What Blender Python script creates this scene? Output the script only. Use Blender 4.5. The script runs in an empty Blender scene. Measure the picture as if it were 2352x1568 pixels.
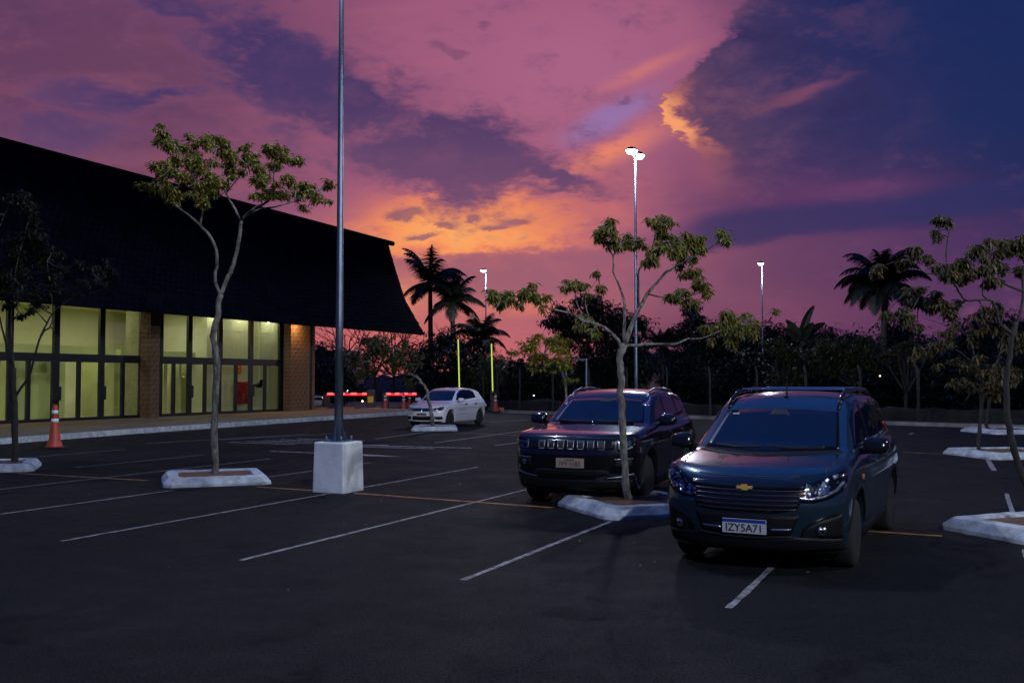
import bpy, bmesh, math, random
import numpy as np
from mathutils import Vector, Matrix

# ---------------------------------------------------------------- camera, sky, light, exposure
scene = bpy.context.scene
COL = scene.collection
F = 2286.7                      # focal length in pixels of a 2352 px wide picture (35 mm lens)
EYE = 1.75
PIT = math.atan(88 / F)
AZ = math.atan((2225 - 1176) / F * math.cos(PIT))     # azimuth of the parking lines / facade
SA, CA = math.sin(AZ), math.cos(AZ)

cam_d = bpy.data.cameras.new('camera'); cam = bpy.data.objects.new('camera', cam_d); COL.objects.link(cam)
cam_d.lens = 35; cam_d.sensor_width = 36; cam_d.clip_end = 3000; cam_d.clip_start = 0.1
cam.location = (0, 0, EYE); cam.rotation_euler = (math.pi / 2 + PIT, 0, 0)
scene.camera = cam
scene.view_settings.view_transform = 'Standard'; scene.view_settings.look = 'None'
scene.view_settings.exposure = 0; scene.view_settings.gamma = 1
scene.cycles.use_denoising = True; scene.cycles.use_adaptive_sampling = True; scene.cycles.adaptive_threshold = .02; scene.cycles.adaptive_min_samples = 8
scene.cycles.max_bounces = 6; scene.cycles.transparent_max_bounces = 8
scene.cycles.sample_clamp_indirect = 4
scene.cycles.caustics_reflective = False; scene.cycles.caustics_refractive = False

class Ex:                                             # tiny expression builder over math nodes
    nt = None
    def __init__(s, sock): s.s = sock
    @staticmethod
    def op(kind, *a):
        n = Ex.nt.nodes.new('ShaderNodeMath'); n.operation = kind
        for i, v in enumerate(a):
            if isinstance(v, Ex): Ex.nt.links.new(v.s, n.inputs[i])
            else: n.inputs[i].default_value = v
        return Ex(n.outputs[0])
    def __add__(s, o): return Ex.op('ADD', s, o)
    __radd__ = __add__
    def __sub__(s, o): return Ex.op('SUBTRACT', s, o)
    def __rsub__(s, o): return Ex.op('SUBTRACT', o, s)
    def __mul__(s, o): return Ex.op('MULTIPLY', s, o)
    __rmul__ = __mul__
    def __truediv__(s, o): return Ex.op('DIVIDE', s, o)
def ss(a, b, x):                                      # smoothstep from a to b (a may exceed b)
    n = Ex.nt.nodes.new('ShaderNodeMapRange'); n.interpolation_type = 'SMOOTHSTEP'
    inv = a > b
    n.inputs['From Min'].default_value = min(a, b); n.inputs['From Max'].default_value = max(a, b)
    n.inputs['To Min'].default_value = 1 if inv else 0; n.inputs['To Max'].default_value = 0 if inv else 1
    Ex.nt.links.new(x.s, n.inputs['Value']); return Ex(n.outputs[0])
def gauss(x, c, w):
    d = (x - c) / w
    return Ex.op('EXPONENT', d * d * -1.0)
def vec(x, y, z):
    n = Ex.nt.nodes.new('ShaderNodeCombineXYZ')
    for i, v in enumerate((x, y, z)):
        if isinstance(v, Ex): Ex.nt.links.new(v.s, n.inputs[i])
        else: n.inputs[i].default_value = v
    return n.outputs[0]
def noise(v, scale, detail=4, rough=.55, dist=0.0):
    n = Ex.nt.nodes.new('ShaderNodeTexNoise'); n.inputs['Scale'].default_value = scale
    n.inputs['Detail'].default_value = detail; n.inputs['Roughness'].default_value = rough
    n.inputs['Distortion'].default_value = dist
    Ex.nt.links.new(v, n.inputs['Vector']); return Ex(n.outputs[0])
def cmix(f, a, b, mode='MIX'):
    n = Ex.nt.nodes.new('ShaderNodeMix'); n.data_type = 'RGBA'; n.blend_type = mode
    if isinstance(f, Ex): Ex.nt.links.new(f.s, n.inputs[0])
    else: n.inputs[0].default_value = f
    for i, c in ((6, a), (7, b)):
        if isinstance(c, tuple): n.inputs[i].default_value = (*c, 1)
        else: Ex.nt.links.new(c, n.inputs[i])
    return n.outputs[2]
def srgb(r, g, b):
    return tuple(((c / 255) / 12.92 if c <= 10 else (((c / 255) + .055) / 1.055) ** 2.4) for c in (r, g, b))

world = bpy.data.worlds.new('World'); scene.world = world; world.use_nodes = True
nt = world.node_tree; Ex.nt = nt; nt.nodes.clear()
out = nt.nodes.new('ShaderNodeOutputWorld'); bg = nt.nodes.new('ShaderNodeBackground')
nt.links.new(bg.outputs[0], out.inputs[0])
tc = nt.nodes.new('ShaderNodeTexCoord'); sp = nt.nodes.new('ShaderNodeSeparateXYZ')
nt.links.new(tc.outputs['Generated'], sp.inputs[0])
dx, dy, dz = (Ex(o) for o in sp.outputs)
az = Ex.op('ARCTAN2', dx, dy) * (180 / math.pi)
el = Ex.op('ARCSINE', dz) * (180 / math.pi)
# large, medium and fine cloud structure (banks lie flat: stretched sideways)
q = vec(az * .1, el * .19, 3.7)
nL = (noise(q, .55, 3, .55, .4) - .5) * 2.2
nM = (noise(vec(az * .1 + 7.3, el * .2, 1.2), 1.5, 4, .6, .3) - .5) * 2.2
nF = (noise(vec(az * .1, el * .2, 9.1), 4.2, 6, .66, .25) - .5) * 2.2
nS = (noise(vec(az * .06 + el * .05, el * .42 - az * .055, 5.5), 1.6, 3, .5, .2) - .5) * 2.2    # slanting streaks
NAVY = srgb(12, 32, 88); PLUM = srgb(84, 46, 98); PINK = srgb(158, 87, 123); ROSE = srgb(104, 60, 96)
sky = nt.nodes.new('ShaderNodeTexSky'); sky.sky_type = 'NISHITA'; sky.sun_disc = False
sky.sun_elevation = math.radians(1.0); sky.sun_rotation = math.radians(-4)
nish = cmix(1.0, sky.outputs[0], (.10, .10, .10), 'MULTIPLY')
c = cmix(ss(-2, -21, az + nL * 9), PINK, ROSE)
c = cmix(ss(-18, -60, az), c, srgb(52, 44, 92))
c = cmix(ss(3, 15, az + nL * 6 + nM * 3 - Ex.op('MAXIMUM', el - 9.5, 0.0) * .75), c, PLUM)
c = cmix(ss(15, 31, az + nL * 7 + nM * 3 + el * .55 - 4.0), c, NAVY)
c = cmix(ss(30, 80, Ex.op('ABSOLUTE', az)) * .95, c, srgb(16, 50, 124))
c = cmix(ss(24, 58, el), c, srgb(36, 94, 198))
c = cmix((nS * .5 + .02) * gauss(az, -8, 18) * ss(34, 20, el), c, srgb(184, 104, 126))
c = cmix(ss(.0, .6, nM + nF * .5) * ss(-7, -16, az) * ss(30, 20, el) * .6, c, srgb(146, 78, 92))
c = cmix(ss(.1, .6, nL - nF * .5 - nM * .3) * ss(-9, -16, az) * ss(30, 20, el) * .55, c, srgb(66, 48, 96))
c = cmix(gauss(az, 3.5, 6.5) * gauss(el, 17.5, 4.0) * .6, c, srgb(178, 104, 142))
# low belt of coral light under the glow
coral = ss(8.0, 4.0, el + nM * 1.5) * gauss(az, -7, 9.0)
c = cmix(coral * .85, c, srgb(190, 88, 100))
c = cmix(ss(9.5, 2.5, el + nM) * ss(0, 11, az + nM * 2), c, srgb(76, 42, 92))
c = cmix(gauss(el + nM * .8, 3.6, 1.1) * gauss(az, 14, 6) * .4, c, srgb(126, 62, 104))
# lavender gap of clear sky slanting up to the big cloud
gap = gauss(el - (az - 5.5) * .42 + nF * .3, 14.7, .95) * gauss(az, 5.6, 2.9)
c = cmix(ss(.1, .9, gap) * .8, c, srgb(146, 116, 176))
st1 = gauss(el - (az - 5.5) * .40 + nF * .9 + nM * .6, 12.8, .75) * gauss(az, 5.6, 3.0)
c = cmix(st1 * .85, c, srgb(244, 138, 104))
st2 = gauss(el - (az - 5.5) * .36 + nF * .35, 16.5, .38) * gauss(az, 7.6, 2.4)
c = cmix(st2 * .5, c, srgb(226, 128, 112))
# the glow
wz = az + nM * 4; we = el + nF * 1.6 + nM * 1.6
glow = gauss(wz, -2.6, 7.2) * gauss(we, 8.7, 2.15)
c = cmix(ss(.08, .75, glow + nF * .12) * .9, c, srgb(226, 122, 96))
c = cmix(ss(.32, .85, glow + nF * .30 + nM * .15) * .9, c, srgb(250, 150, 92))
c = cmix(ss(.65, 1.05, glow + nF * .35) * .75, c, srgb(255, 174, 102))
c = cmix(gauss(az, 4.2, 4.0) * gauss(el, 10.2, 2.2) * .5, c, srgb(204, 108, 106))
# lilac bank with a crisp top right under the glow, warm light again beneath its left end
btop = el + nM * 1.0 + nF * .55 - az * .03
bank = ss(7.55, 7.15, btop) * ss(1.5, 5.0, el) * gauss(az, 0, 13)
c = cmix(bank * .85, c, cmix(ss(-.3, .5, nM), srgb(140, 82, 112), srgb(168, 92, 112)))
c = cmix(gauss(az, -7.0, 2.2) * gauss(el + nF, 4.7, 1.2) * .75, c, srgb(236, 138, 104))
c = cmix(gauss(az, 0.5, 3.5) * gauss(el + nF * .8 + nM * .4, 4.2, .45) * .6, c, srgb(226, 118, 100))
# long dark bank from upper left down to the middle
def blob(a0, e0, wa, we_, slope=0.0):
    return gauss(az + nM * 3.0, a0, wa) * gauss(el - (az - a0) * slope + nM * 2.4, e0, we_)
def puff(a0, e0, wa, we_):
    return gauss(az + nF * 1.2, a0, wa) * gauss(el + nF * .8, e0, we_)
d1 = blob(-12.5, 16.6, 6.6, 2.5, -.32); d2 = blob(-3.6, 12.6, 6.6, 1.9, -.10); d3 = blob(2.4, 11.5, 3.0, .7, -.22)
d4 = blob(-21.5, 15.0, 3.6, .75); d5 = blob(-24, 13.2, 3.5, .8); d6 = blob(-20, 20.6, 3.4, 1.3, -.5)
dk = Ex.op('MAXIMUM', Ex.op('MAXIMUM', d1, d2), Ex.op('MAXIMUM', d3 * .9, Ex.op('MAXIMUM', d4 * .8, Ex.op('MAXIMUM', d5 * .7, d6 * .8))))
dn = dk + nF * .62 + nM * .26
c = cmix(ss(.02, .42, dn) * .5, c, srgb(116, 70, 112))
dm = ss(.20, .66, dn)
dcol = cmix(ss(10.5, 16, el), srgb(94, 62, 108), srgb(58, 46, 100))
c = cmix(dm * .94, c, cmix(ss(-.3, .8, nF + nM * .7) * .6, dcol, srgb(114, 70, 110)))
d7 = puff(-5.9, 9.5, 1.1, .42) + puff(-3.9, 8.8, .9, .30) + puff(-2.3, 9.2, .6, .28) + puff(-.9, 8.7, 1.0, .22) + puff(.4, 9.1, .9, .26) + puff(-5.1, 8.2, .9, .2)
c = cmix(ss(.22, .85, d7 + nF * .45) * .8, c, srgb(130, 80, 108))
small = puff(6.9, 15.9, .35, .26) + puff(-4.5, 18.6, .9, .4) + puff(-1.7, 19.8, .5, .3) + puff(-3.2, 18.2, .8, .3)
c = cmix(ss(.3, .9, small + nF * .3) * .5, c, srgb(100, 64, 104))
# the big cumulus on the right with its lit lower-left edge
bil = nM * 1.9 + nF * 1.5
up_ = Ex.op('MAXIMUM', el - 16.2, 0.0); dn_ = Ex.op('MAXIMUM', 14.2 - el, 0.0)
edge = az + bil - 8.9 - up_ * .95 - dn_ * .75 - Ex.op('ABSOLUTE', el - 15.0) * .12
cum = ss(-.2, .5, edge) * ss(9.8, 13.4, el + nM * 1.2)
ccol = cmix(ss(10, 19, az + nL * 4 + nM * 3), srgb(78, 56, 96), srgb(48, 42, 96))
ccol = cmix(ss(17, 28, az + (el - 12) * .8 + nL * 5), ccol, srgb(14, 36, 92))
ccol = cmix(ss(-.1, .7, nM + nF * .9) * ss(25, 11, az) * .7, ccol, srgb(122, 74, 102))
ccol = cmix(ss(-.1, .6, nL * .5 - nF * 1.0 - nM * .6) * .7, ccol, srgb(34, 34, 84))
c = cmix(cum * .96, c, ccol)
rim = ss(-.3, .3, edge) * ss(2.7, .3, edge + nF * 1.0) * gauss(el, 14.5, 1.9)
c = cmix(ss(.05, .8, rim) * .85, c, srgb(206, 116, 104))
c = cmix(ss(.45, 1.0, rim + nF * .3) * .9, c, srgb(252, 166, 108))
lit = blob(16.2, 15.4, 1.7, .4, .08) + blob(11.6, 11.9, 2.0, .9, -.4)
c = cmix(lit * .42, c, srgb(164, 88, 106))
# dark blue band low on the right
band = ss(.3, .85, gauss(el + nL * 1.8 + nM * .7 - (az - 16) * .05, 8.7, 1.35) * ss(6.0, 13, az) + nF * .12)
c = cmix(band * .8, c, srgb(34, 38, 96))
c = cmix(gauss(el + nM, 10.4, .55) * gauss(az, 19.5, 3.5) * .4, c, srgb(116, 60, 110))
# faint physical twilight sky under it all, and nothing bright below the horizon
c = cmix(.06, c, nish)
c = cmix(ss(0, -4, el), c, srgb(20, 22, 40))
nt.links.new(c, bg.inputs[0]); bg.inputs[1].default_value = 1.0
world.cycles.sampling_method = 'MANUAL'; world.cycles.sample_map_resolution = 256

sun_d = bpy.data.lights.new('sun', 'SUN'); sun = bpy.data.objects.new('sun', sun_d); COL.objects.link(sun)
sun_d.energy = .06; sun_d.angle = math.radians(12); sun_d.color = (1, .5, .3)
sun.rotation_euler = (math.radians(88), 0, math.radians(180 + 4))     # low behind the roof, already set

# ---------------------------------------------------------------- helpers
rng = random.Random(7)
def ray(x, y):
    cx = (x - 1176) / F; cz = (784 - y) / F; co, si = math.cos(PIT), math.sin(PIT)
    return Vector((cx, co - cz * si, si + cz * co))
def G(x, y, z=0.0):                                   # pixel -> point on the level z
    d = ray(x, y); t = (z - EYE) / d.z; return Vector((d.x * t, d.y * t, z))
def AT(x, y, Y):                                      # pixel -> point at forward distance Y
    d = ray(x, y); t = Y / d.y; return Vector((d.x * t, Y, EYE + d.z * t))
def W(u, v, z=0.0):                                   # parking-lot frame -> world
    return Vector((u * SA + v * CA, u * CA - v * SA, z))
def UV(p): return (p.x * SA + p.y * CA, p.x * CA - p.y * SA)
ROT_U = math.pi / 2 - AZ                              # turns local +x into +u

def new_mat(name):
    m = bpy.data.materials.new(name); m.use_nodes = True
    n = m.node_tree; Ex.nt = n
    return m, n, n.nodes['Principled BSDF']
def mat(name, col, rough=.6, metal=0.0, var=.0, vscale=6, bump=0.0, bscale=40, coat=0.0, spec=.5, emit=None, estr=0.0, col2=None):
    m, n, b = new_mat(name)
    b.inputs['Base Color'].default_value = (*col, 1); b.inputs['Roughness'].default_value = rough
    b.inputs['Metallic'].default_value = metal; b.inputs['Specular IOR Level'].default_value = spec
    b.inputs['Coat Weight'].default_value = coat; b.inputs['Coat Roughness'].default_value = .04
    t = n.nodes.new('ShaderNodeTexCoord').outputs['Object']
    if var or col2:
        f = noise(t, vscale, 5, .6)
        a = tuple(x * (1 - var) for x in col) if not col2 else col
        z = tuple(min(1, x * (1 + var)) for x in col) if not col2 else col2
        n.links.new(cmix(ss(.3, .7, f), a, z), b.inputs['Base Color'])
    if bump:
        bn = n.nodes.new('ShaderNodeBump'); bn.inputs['Strength'].default_value = min(1, bump); bn.inputs['Distance'].default_value = .02
        n.links.new(noise(t, bscale, 4, .6).s, bn.inputs['Height']); n.links.new(bn.outputs[0], b.inputs['Normal'])
    if emit:
        b.inputs['Emission Color'].default_value = (*emit, 1); b.inputs['Emission Strength'].default_value = estr
    return m

class MB:                                             # collects simple solids, builds one mesh
    def __init__(s): s.v = []; s.f = []
    def add(s, vs, fs):
        o = len(s.v); s.v += [tuple(p) for p in vs]; s.f += [tuple(i + o for i in q) for q in fs]; return s
    def box(s, x0, x1, y0, y1, z0, z1):
        return s.add([(x0, y0, z0), (x1, y0, z0), (x1, y1, z0), (x0, y1, z0), (x0, y0, z1), (x1, y0, z1), (x1, y1, z1), (x0, y1, z1)],
                     [(0, 3, 2, 1), (4, 5, 6, 7), (0, 1, 5, 4), (1, 2, 6, 5), (2, 3, 7, 6), (3, 0, 4, 7)])
    def prism(s, pts, z0, z1):
        n = len(pts)
        return s.add([(p[0], p[1], z0) for p in pts] + [(p[0], p[1], z1) for p in pts],
                     [tuple(range(n))[::-1], tuple(range(n, 2 * n))] + [(i, (i + 1) % n, n + (i + 1) % n, n + i) for i in range(n)])
    def tube(s, pts, rad, n=8, caps=True):
        pts = [Vector(p) for p in pts]
        if not isinstance(rad, (list, tuple)): rad = [rad] * len(pts)
        vs = []; up = Vector((.31, .22, .93)).normalized()
        for i, p in enumerate(pts):
            t = (pts[min(i + 1, len(pts) - 1)] - pts[max(i - 1, 0)]).normalized()
            if abs(t.dot(up)) > .97: up = Vector((1, .1, .05)).normalized()
            a = (up - t * up.dot(t)).normalized(); b = t.cross(a); up = a
            vs += [p + (a * math.cos(k * 2 * math.pi / n) + b * math.sin(k * 2 * math.pi / n)) * rad[i] for k in range(n)]
        fs = [(i * n + k, i * n + (k + 1) % n, (i + 1) * n + (k + 1) % n, (i + 1) * n + k) for i in range(len(pts) - 1) for k in range(n)]
        if caps: fs += [tuple(range(n))[::-1], tuple(range((len(pts) - 1) * n, len(pts) * n))]
        return s.add(vs, fs)
    def lathe(s, prof, n=24, axis='z', c=(0, 0, 0)):
        vs = []
        for r, h in prof:
            for k in range(n):
                a = 2 * math.pi * k / n; p = (r * math.cos(a), r * math.sin(a), h)
                if axis == 'y': p = (p[0], p[2], -p[1])
                if axis == 'x': p = (p[2], p[0], p[1])
                vs.append((p[0] + c[0], p[1] + c[1], p[2] + c[2]))
        fs = [(i * n + k, i * n + (k + 1) % n, (i + 1) * n + (k + 1) % n, (i + 1) * n + k) for i in range(len(prof) - 1) for k in range(n)]
        fs += [tuple(range(n))[::-1], tuple(range((len(prof) - 1) * n, len(prof) * n))]
        return s.add(vs, fs)
    def mesh(s, name):
        me = bpy.data.meshes.new(name); me.from_pydata(s.v, [], s.f); me.update(); return me
    def build(s, name, m, parent=None, loc=(0, 0, 0), rz=0, smooth=False, bevel=0.0, fix=True):
        me = s.mesh(name)
        if fix:
            bm = bmesh.new(); bm.from_mesh(me); bmesh.ops.recalc_face_normals(bm, faces=bm.faces); bm.to_mesh(me); bm.free()
        return obj(name, me, m, parent, loc, rz, smooth, bevel)
def obj(name, me, m=None, parent=None, loc=(0, 0, 0), rz=0, smooth=False, bevel=0.0):
    o = bpy.data.objects.new(name, me); COL.objects.link(o); o.location = loc; o.rotation_euler = (0, 0, rz); o.parent = parent
    if m is not None:
        if not me.materials: me.materials.append(m)
    if smooth: me.polygons.foreach_set('use_smooth', [True] * len(me.polygons))
    if bevel:
        b = o.modifiers.new('bevel', 'BEVEL'); b.width = bevel; b.segments = 2; b.limit_method = 'ANGLE'
    return o
def tag(o, label, cat, group=None):
    o['label'] = label; o['category'] = cat
    if group: o['group'] = group
    return o
def thing(name, label, cat, loc=(0, 0, 0), rz=0, group=None):
    o = bpy.data.objects.new(name, None); COL.objects.link(o); o.location = loc; o.rotation_euler = (0, 0, rz)
    o.empty_display_size = .2
    return tag(o, label, cat, group)
def struct(o): o['kind'] = 'structure'; return o
def copy_tree(o, parent=None):
    c = o.copy(); COL.objects.link(c); c.parent = parent
    for ch in o.children: copy_tree(ch, c)
    return c
def text_mesh(name, s, size, m, parent, loc, rot, depth=.001, sx=1.0):
    cu = bpy.data.curves.new(name, 'FONT'); cu.body = s; cu.size = size; cu.extrude = depth; cu.align_x = 'CENTER'; cu.align_y = 'CENTER'; cu.offset = size * .012
    t = bpy.data.objects.new('tmp', cu); COL.objects.link(t)
    me = bpy.data.meshes.new_from_object(t.evaluated_get(bpy.context.evaluated_depsgraph_get()))
    bpy.data.objects.remove(t); me.name = name; me.materials.clear()
    o = obj(name, me, m, parent, loc); o.rotation_euler = rot; o.scale = (sx, 1, 1)
    return o
# ---------------------------------------------------------------- ground, markings, kerbs
def asphalt_mat():
    m, n, b = new_mat('asphalt')
    t = n.nodes.new('ShaderNodeTexCoord').outputs['Object']
    big = noise(t, .16, 5, .6, .3); mid = noise(t, 1.3, 5, .65); fine = noise(t, 55, 3, .7); grit = noise(t, 170, 2, .6)
    c = cmix(ss(.32, .68, big), (.0060, .0062, .0076), (.0155, .0154, .0168))
    c = cmix(ss(.35, .75, mid) * .5, c, (.015, .015, .0155))
    c = cmix(ss(.45, .62, fine) * .85, c, (.032, .031, .031)); c = cmix(ss(.5, .32, noise(t, 34, 3, .7)) * .6, c, (.006, .006, .008))
    c = cmix(ss(.66, .74, grit) * .8, c, (.085, .083, .08))
    c = cmix(ss(.58, .68, noise(t, .55, 4, .6, 1.5)) * .6, c, (.0055, .0055, .007)); c = cmix(ss(.60, .66, noise(t, 1.9, 3, .5, .8)) * .5, c, (.022, .021, .021))
    n.links.new(c, b.inputs['Base Color'])
    n.links.new((ss(.2, .8, mid) * .22 + .62).s, b.inputs['Roughness']); b.inputs['Specular IOR Level'].default_value = .03
    bn = n.nodes.new('ShaderNodeBump'); bn.inputs['Strength'].default_value = .55; bn.inputs['Distance'].default_value = .012
    n.links.new((fine + grit * .6).s, bn.inputs['Height']); n.links.new(bn.outputs[0], b.inputs['Normal'])
    return m
def paint_mat(name, col, wear=.5, dirt=(.05, .05, .05)):
    m, n, b = new_mat(name)
    t = n.nodes.new('ShaderNodeTexCoord').outputs['Object']
    w = noise(t, 9, 6, .7); g = noise(t, 60, 3, .7)
    n.links.new(cmix(ss(wear + .13, wear - .1, w + (g - .5) * .5) * .0 + ss(.62, .40, w * .6 + g * .4 + (.5 - wear) * .3), dirt, col), b.inputs['Base Color'])
    b.inputs['Roughness'].default_value = .75; b.inputs['Specular IOR Level'].default_value = .25
    return m
M = {}
M['asphalt'] = asphalt_mat()
M['line'] = paint_mat('white_line_paint', (.34, .33, .32), .5)
M['line2'] = paint_mat('fresh_white_paint', (.62, .61, .60), .4)
M['yellow'] = paint_mat('yellow_line_paint', (.50, .21, .03), .45)
M['earth'] = mat('earth', (.030, .026, .018), .95, col2=(.05, .045, .025), vscale=.4, bump=.6, bscale=3)
M['lime'] = mat('limewash', (.52, .56, .60), .9, col2=(.28, .30, .32), vscale=5.5, bump=.5, bscale=14)
M['soil'] = mat('red_soil', (.10, .045, .022), .95, col2=(.16, .08, .045), vscale=18, bump=.9, bscale=40)
M['pave'] = mat('paving', (.12, .08, .05), .8, col2=(.18, .125, .08), vscale=1.6, bump=.4, bscale=20)

struct(MB().add([(-900, -300, 0), (900, -300, 0), (900, 1500, 0), (-900, 1500, 0)], [(0, 1, 2, 3)]).build('ground', M['earth'], loc=(0, 0, -.02)))
# the lot: bounded far away by the boundary kerb (slanting in the lot's frame)
BND = [(58, -33), (47.7, -22.5), (44.0, -11.1), (39.8, 1.5), (33, 22), (25, 45)]
lot = [W(*p) for p in BND] + [W(-40, 45), W(-40, -45), W(58, -45)]
asph = struct(MB().add([(p.x, p.y, 0) for p in lot], [tuple(range(len(lot)))]).build('asphalt', M['asphalt']))

def strip(name, m, a, b, w, parent=asph, z=.004):
    """painted line between two (u, v) points, with slightly ragged edges"""
    a, b = W(*a), W(*b); d = (b - a); L = d.length; d.normalize(); s = Vector((-d.y, d.x, 0)); n = max(4, int(L / .12)); r = random.Random(int(a.x * 1000))
    vs = []
    for i in range(n + 1):
        p = a + d * (L * i / n); j = r.uniform(-.007, .007); k = r.uniform(-.007, .007)
        vs += [(p.x + s.x * (w / 2 + j), p.y + s.y * (w / 2 + j), z), (p.x - s.x * (w / 2 + k), p.y - s.y * (w / 2 + k), z)]
    return MB().add(vs, [(2 * i, 2 * i + 1, 2 * i + 3, 2 * i + 2) for i in range(n)]).build(name, m, parent)
for v, u0, u1 in ((-1.7, 7.7, 10.6), (-4.05, 7.8, 11.8), (-6.45, 7.75, 18.0), (-8.98, 7.85, 12.85), (-8.98, 13.5, 17.95), (-11.5, 8.4, 12.2), (-11.5, 14.6, 17.9),
                  (-14.1, 8.4, 17.9), (-16.25, 9.0, 12.6), (-16.25, 14.5, 18.2), (-19.3, 14, 18.8), (.5, 7.7, 11.6), (.5, 13.9, 17.2), (3.0, 7.7, 18)):
    strip('parking_line', M['line'], (u0, v), (u1, v), .060)
for a, b in (((13.15, -16.2), (13.15, -13.0)), ((13.12, -10.6), (13.05, -9.3)), ((13.02, -8.65), (12.68, -5.2)), ((12.35, -2.9), (12.2, -.3))):
    strip('yellow_line', M['yellow'], a, b, .10, z=.006)
# second row, farther away and slightly skewed
for a, b in (((24.0, -11.5), (30.9, -11.2)), ((24.3, -13.5), (31.5, -13.9)), ((25.2, -16.0), (29.6, -16.6)), ((23.6, -8.9), (29, -9)), ((23.3, -6.4), (28, -6.3)), ((22.6, -3.9), (27, -3.9)),
             ((21.4, .42), (24.3, .35)), ((37.0, -18.0), (41.2, -17.3)), ((36, -14.6), (40.3, -14.3)), ((34.5, -1.75), (35.4, -1.7)), ((27.6, -18.6), (22.9, -19.9)),
             ((20.8, -20.6), (26.6, -19.4))):
    strip('parking_line', M['line'], a, b, .10)
for a, b in (((29.3, -15.6), (28.0, -10.5)), ((27.9, -10.2), (25.5, -1.7)), ((25.9, -1.5), (25.6, -.5))):
    strip('yellow_line', M['yellow'], a, b, .10, z=.006)
# lane arrows (run across the picture) and the block of bars beyond them
def flat(name, m, pts, parent=asph, z=.005):
    return MB().add([(*W(*p)[:2], z) for p in pts], [tuple(range(len(pts)))]).build(name, m, parent)
flat('arrow_marking', M['line2'], [(22.45, -15.6), (22.75, -11.6), (22.9, -11.6), (22.75, -14.1), (23.05, -14.2), (22.45, -15.6)][:5])
flat('arrow_marking', M['line2'], [(21.98, -14.9), (22.16, -14.95), (22.35, -12.4), (22.18, -12.4)])
flat('arrow_marking', M['line2'], [(19.75, -15.6), (19.88, -15.6), (19.78, -13.4), (20.02, -13.4), (19.62, -11.7), (19.42, -13.4), (19.66, -13.4)])
for i in range(5):
    flat('bar_marking', M['line2'], [(22.05 + i * .55, -18.9 + i * .18), (22.2 + i * .55, -18.9 + i * .18), (22.2 + i * .55, -16.6 + i * .2), (22.05 + i * .55, -16.6 + i * .2)])

# sidewalk in front of the building with its white kerb
KV = -25.0
def offset_poly(pts): return [W(*p) for p in pts]
kline = [(8, -22.3), (19.0, -23.9), (26.0, -24.8), (32.6, -25.2), (42.8, -25.45), (45.5, -26.2), (47.0, -28.0), (47.4, -31)]
inner = [(8, -22.48), (19.0, -24.08), (26.0, -24.98), (32.6, -25.38), (42.75, -25.63), (45.38, -26.34), (46.82, -28.05), (47.2, -31)]
side = [W(*p) for p in inner] + [W(62, -31), W(62, -48), W(8, -48)]
struct(MB().prism([(p.x, p.y) for p in side], -.01, .15).build('sidewalk', M['pave']))
mb = MB()
for i in range(len(kline) - 1):
    a, b, c_, d_ = W(*kline[i]), W(*kline[i + 1]), W(*inner[i + 1]), W(*inner[i])
    mb.prism([(p.x, p.y) for p in (a, b, c_, d_)], -.01, .165)
struct(mb.build('kerb', M['lime'], bevel=.02))
# painted gutter strip along part of the kerb
strip('gutter_line', M['line'], (24.5, -24.45), (31.5, -24.95), .22)

# far boundary kerb
mb = MB()
for i in range(1, len(BND) - 1):
    a, b = W(*BND[i]), W(*BND[i + 1]); d = (b - a).normalized(); s = Vector((-d.y, d.x, 0))
    s = s if s.y > 0 else -s
    mb.prism([(p.x, p.y) for p in (a, b, b + s * .16, a + s * .16)], -.01, .14)
struct(mb.build('boundary_kerb', mat('worn_kerb', (.26, .24, .23), .9, col2=(.14, .11, .10), vscale=1.2)))
# verge behind it
verge = [W(*p) for p in BND[1:]]
vo = []
for p in BND[1:]:
    q_ = W(*p); vo.append(q_ + Vector((.12, .99, 0)) * .16)
pts = vo + [p + Vector((4, 30, 0)) for p in reversed(vo)]
M['grass'] = mat('dim_grass', (.022, .035, .012), .95, col2=(.04, .05, .02), vscale=1.5, bump=1, bscale=12)
struct(MB().prism([(p.x, p.y) for p in pts], -.01, .10).build('verge', M['grass']))

# tree islands: lime-washed diamond kerbs filled with red soil
def island(u, v, r, label, a=0.0, rv=None, lean=0):
    """kerb ring with sloping outer faces around a soil bed; corners on the u and v axes"""
    rv = rv or r
    t = thing('tree_island', label, 'tree island', W(u, v), ROT_U + a, 'whitewashed diamond tree islands')
    n = 10; ring = []
    base = [(r, 0), (0, rv), (-r, 0), (0, -rv)]
    def outline(k):
        P = []
        for i in range(4):
            p0, p1 = Vector((*base[i], 0)) * k, Vector((*base[(i + 1) % 4], 0)) * k
            for j in range(n):
                f = .07 + .86 * j / (n - 1); P.append(p0.lerp(p1, f))
        return P
    rr = random.Random(int(u * 31 + v * 17))
    o1, o2, i1, i2 = outline(1.0), outline(.90), outline(.70), outline(.68); N = 4 * n; vs = []
    for L, z in ((o1, -.01), (o1, .045), (o2, .15), (i1, .15), (i2, .05)):
        for p in L: vs.append((p.x * (1 + rr.uniform(-.012, .012)), p.y * (1 + rr.uniform(-.012, .012)), z + (rr.uniform(-.008, .008) if z > .1 else 0)))
    fs = [(k * N + i, k * N + (i + 1) % N, (k + 1) * N + (i + 1) % N, (k + 1) * N + i) for k in range(4) for i in range(N)]
    MB().add(vs, fs).build('kerb_ring', M['lime'], t, bevel=.012)
    P = outline(.695); vs = [(p.x, p.y, .12) for p in P] + [(p.x * .5, p.y * .5, .145) for p in P]
    fs = [(i, (i + 1) % N, N + (i + 1) % N, N + i) for i in range(N)] + [tuple(range(N, 2 * N))]
    MB().add(vs, fs).build('soil_bed', M['soil'], t, smooth=True)
    return t
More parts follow.
